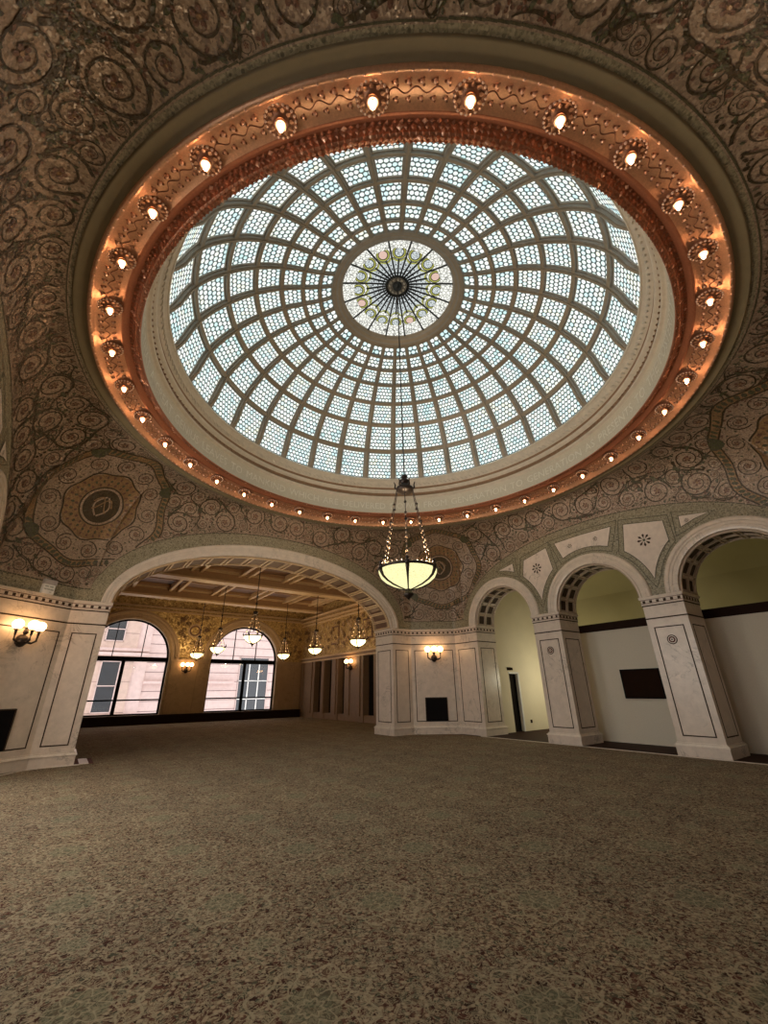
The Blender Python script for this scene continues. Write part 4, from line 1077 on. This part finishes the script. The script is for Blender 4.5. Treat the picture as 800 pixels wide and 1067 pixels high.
# pilaster strips and mosaic roundels on the window wall
mb = MB()
for x0, x1 in ((-.55, .0), (1.0, 1.5), (6.5, 7.0), (7.6, 8.05)):
    mb.box((x0, YF-.04, .47), (x1, YF, 3.36), M['goldstone'])
mb.box((LX, YF-.10, 3.36), (-2.95-wr-.1, YF, 3.52), M['goldstone']); mb.box((-2.95+wr+.1, YF-.10, 3.36), (3.97-wr-.1, YF, 3.52), M['goldstone']); mb.box((3.97+wr+.1, YF-.10, 3.36), (RX, YF, 3.52), M['goldstone'])
for z, d_ in ((6.25, .12), (6.45, .22)): mb.box((LX, YF-d_, z), (RX, YF, z+.1), M['goldstone'])
for r_, m_, dd in ((.42, M['goldstone'], .03), (.33, M['wooddark'], .04), (.24, M['gold'], .05)):
    mb.poly([(.5+r_*cos(2*PI*k/28), YF-dd, 5.25+r_*sin(2*PI*k/28)) for k in range(28)], m_)
for k in range(60):       # raised arabesque
    cx, z = random.uniform(-.6, 1.6), random.uniform(4.3, 6.1)
    if abs(math.hypot(cx+2.95, z-3.5)) < 2.9 or math.hypot(cx-3.97, z-3.5) < 2.9 or math.hypot(cx-.5, z-5.25) < .55: continue
    mb.tube([(cx+.14*(1-i/14)*cos(i*.8), YF-.012, z+.14*(1-i/14)*sin(i*.8)) for i in range(13)], .018, M['wooddark'], 4)
for k in range(40):
    cx, z = random.uniform(6.3, 7.9), random.uniform(3.8, 6.1)
    mb.tube([(cx+.14*(1-i/14)*cos(i*.8), YF-.012, z+.14*(1-i/14)*sin(i*.8)) for i in range(13)], .018, M['wooddark'], 4)
struct(mb.build('trim_3'))
# right wall of the far room with dark openings
OP = [(13.05, 14.1), (16.15, 16.95), (17.75, 18.65), (19.15, 20.1), (10.2, 11.6)]
OP.sort(); mb = MB(); prev = 8.4
for a, b in OP: mb.box((RX, prev, 0), (RX+.4, a, 3.45), M['brownstone']); prev = b
mb.box((RX, prev, 0), (RX+.4, YF, 3.45), M['brownstone']); mb.box((RX, 8.4, 3.45), (RX+.4, YF, 3.75), M['brownstone']); mb.box((RX, 8.4, 3.75), (RX+.4, YF, ZT), M['gold'])
mb.box((RX+.4, 8.4, 0), (RX+.5, YF, 3.5), M['void'])
for a, b in OP: mb.box((RX+.05, a, 0), (RX+.4, b, .34), M['brownstone'])
struct(mb.build('wall_far_room_right'))
mb = MB()
for z, d_ in ((3.45, .06), (3.66, .14), (5.95, .10), (6.15, .2), (6.4, .32)): mb.box((RX-d_, 8.4, z), (RX, YF, z+.09), M['wood_hi'])
ys = [9.3, 12.5, 14.55, 15.7, 17.3, 18.85, 20.6, 21.9]
for y in ys: mb.box((RX-.06, y-.17, .3), (RX, y+.17, 3.45), M['brownstone'])
for y in (11.9, 13.6, 17.4, 20.8):
    mb.box((RX-.03, y-.5, 4.35), (RX, y+.5, 5.5), M['wooddark']); mb.box((RX-.05, y-.4, 4.45), (RX, y+.4, 5.4), M['gold'])
for k in range(150):
    y, z = random.uniform(9, 22), random.uniform(3.95, 5.8)
    mb.tube([(RX-.06, y+.17*(1-i/14)*cos(i*.8), z+.17*(1-i/14)*sin(i*.8)) for i in range(13)], .02, random.choice((M['wooddark'], M['wood_hi'])), 4)
struct(mb.build('trim_4'))
mb = MB(); mb.box((LX-.3, 8.4, 0), (LX, YF, ZT), M['goldstone']); struct(mb.build('wall_far_room_left'))
# beamed ceiling
mb = MB(); mb.box((LX-.3, 8.4, ZT), (RX+.4, YF+.5, ZT+.2), M['wooddark']); struct(mb.build('ceiling_far_room'))
for i, y in enumerate((9.0, 14.1, 19.35)):
    mb = MB(); mb.box((LX, y, ZB+.1), (RX, y+.55, ZT), M['wood']); mb.box((LX, y-.06, ZB), (RX, y+.61, ZB+.1), M['wood_hi']); mb.box((LX, y-.08, ZT-.18), (RX, y+.63, ZT-.06), M['wood_hi'])
    tag(mb.build('ceiling_beam'), ['wide timber ceiling beam nearest behind the big arch', 'wide timber ceiling beam across the middle of the far room', 'wide timber ceiling beam next to the arched windows'][i], 'beam', 'cross beams of the far room')
mb = MB(); xs_ = [-6.2, -3.9, -1.6, .7, 3.0, 5.3, 7.2]
for x in xs_:
    for dx in (-.22, .22):
        for ya, yb in ((8.4, 9.0), (9.55, 14.1), (14.65, 19.35), (19.9, YF)): mb.box((x+dx-.07, ya, ZT-.28), (x+dx+.07, yb, ZT), M['wood_hi'])
for ya, yb in ((9.55, 14.1), (14.65, 19.35), (19.9, YF)):
    for yy in (ya+.4, (ya+yb)/2, yb-.5): mb.box((LX, yy, ZT-.16), (RX, yy+.12, ZT), M['wood'])
struct(mb.build('trim_5'))
mb = MB(); mb.box((-7.3, 21.75, .38), (7.95, YF-.05, .47), M['bench']); rb = empty('radiator_cover', 'long low dark cover running under the arched windows', 'cover', (0, 22, 0))
local(mb, (0, 22, 0)).build('top', rb)
mb = MB(); mb.box((-7.3, 21.8, 0), (7.95, YF-.05, .38), M['bench'])
local(mb, (0, 22, 0)).build('front', rb)
for (x, y, rz_, lab) in ((.32, YF-.04, -PI/2, 'lit wall light between the two arched windows'), (RX, 15.35, PI, 'lit wall light between dark doorways on the far room right wall')):
    s = empty('wall_sconce', lab, 'wall light', (x, y, 2.86), rz_, 'three-globe wall lights'); sconce(s)

# ------------------------------------------------------------------ building across the street
B0 = 33.; nb = empty('neighbouring_building', 'pink limestone office block seen outside through the arched windows', 'building', (2, B0, -3))
bo = (2, B0, -3)
mb = MB(); mb.box((-14, B0, -3), (22, B0+1, 16), M['stone']); mb.box((-14, B0-.25, -3), (-1.45, B0, 16), M['stone2']); mb.box((-1.45, B0-.12, -3), (-.5, B0, 16), M['stone'])
for z in np.arange(-2.6, 16, .72):
    mb.box((-.5, B0-.012, z), (22, B0, z+.05), M['stoneline'])
    if (int(z*10) % 2) == 0: mb.box((-14, B0-.262, z), (-1.45, B0-.25, z+.035), M['stoneline'])
for z, d_ in ((4.35, .55), (4.7, .35)): mb.box((-14, B0-d_, z), (-.5, B0, z+.22), M['stone'])
mb.box((-.5, B0-.3, 2.3), (6.6, B0, 2.5), M['stone']); mb.box((-14, B0-.5, -.3), (-.5, B0, .1), M['stone'])
for x in (-1.45, 1.6, 3.2, 5.): mb.box((x, B0-.015, 4.6), (x+.05, B0, 16), M['stoneline'])
local(mb, bo).build('facade', nb)
for (x0, x1, z0, z1, nm) in ((-3.6, -2.3, .3, 3.95, 1), (-3.75, -2.45, 5.4, 7.2, 1), (-7., -5.6, .3, 3.95, 1), (7.0, 9.75, -.8, 4.55, 3), (7.3, 8.7, 7.1, 9., 1), (12., 14.6, -.8, 4.55, 3), (.6, 1.9, 7.8, 9.6, 1)):
    f0 = B0-.25 if x1 < -1.4 else B0
    mb = MB(); mb.box((x0, f0-.03, z0), (x1, f0+.02, z1), M['extglass']); win = local(mb, bo).build('window', nb)
    mb = MB(); t_ = .07
    for a, b in (((x0, f0-.08, z0), (x1, f0-.03, z0+t_)), ((x0, f0-.08, z1-t_), (x1, f0-.03, z1)), ((x0, f0-.08, z0), (x0+t_, f0-.03, z1)), ((x1-t_, f0-.08, z0), (x1, f0-.03, z1))): mb.box(a, b, M['stone'])
    if nm == 3:
        for xx in (x0+.9, x0+1.8): mb.box((xx, f0-.08, z0), (xx+.09, f0-.03, z1-.6), M['whitepaint'])
        for zz in (1.0, 2.5): mb.box((x0, f0-.08, zz), (x1, f0-.03, zz+.07), M['whitepaint'])
    else: mb.box((x0, f0-.08, (z0+z1)/2), (x1, f0-.03, (z0+z1)/2+.07), M['stone'])
    local(mb, bo).build('window_frame', win)

# ------------------------------------------------------------------ light
w = bpy.data.worlds.new('sky'); S.world = w; w.use_nodes = True
bg = w.node_tree.nodes['Background']; bg.inputs[0].default_value = (.95, .94, .97, 1); bg.inputs[1].default_value = 1.85
def light(kind, name, loc, energy, color, size=None, rot=None, sy=None):
    l = bpy.data.lights.new(name, kind); l.energy = energy; l.color = color
    if kind == 'AREA': l.shape = 'RECTANGLE'; l.size = size; l.size_y = sy or size
    elif size: l.shadow_soft_size = size
    o = bpy.data.objects.new(name, l); COL.objects.link(o); o.location = loc
    if rot: o.rotation_euler = rot
    return o
for c, en in zip(YS, (270, 250, 50)): light('AREA', 'window_daylight', (-8.95, c, 3.1), en, (1., .95, .88), 2., (0, -PI/2, 0), 4.4)  # area lights added at the unseen left windows as side fill
light('POINT', 'hall_lamp', (11.4, 3.0, 2.0), 100, (1., .93, .68), .25)  # hidden point lights added to brighten the hall, without any fixture
light('POINT', 'hall_lamp', (11.2, -1.5, 2.2), 20, (1., .90, .55), .25)
light('POINT', 'hall_lamp', (11.2, -5.5, 2.2), 14, (1., .90, .55), .25)
light('POINT', 'chandelier_bulb', (0, 0, 3.98), 320, (1., .78, .52), .15)
for (x, y), lab in spots: light('POINT', 'bowl_bulb', (x, y, 3.36+.38), 70, (1., .70, .38), .12)

# ------------------------------------------------------------------ camera
cam = bpy.data.cameras.new('camera'); co = bpy.data.objects.new('camera', cam); COL.objects.link(co)
yaw, pitch, roll = math.radians(36.16), math.radians(23.479), math.radians(.784)
fw = Vector((sin(yaw)*cos(pitch), cos(yaw)*cos(pitch), sin(pitch))); rt = Vector((cos(yaw), -sin(yaw), 0)); up = rt.cross(fw)
r2 = rt*cos(roll)-up*sin(roll); u2 = rt*sin(roll)+up*cos(roll)
Mx = Matrix((r2, u2, -fw)).transposed().to_4x4(); Mx.translation = Vector((-5.64, -6.859, 1.6))
co.matrix_world = Mx
cam.sensor_fit = 'HORIZONTAL'; cam.sensor_width = 36; cam.lens = 36*427.46/800; cam.clip_start = .05; cam.clip_end = 200
S.camera = co
S.view_settings.view_transform = 'Standard'; S.view_settings.look = 'None'; S.view_settings.gamma = 1; S.view_settings.use_curve_mapping = False
S.view_settings.exposure = 0.27
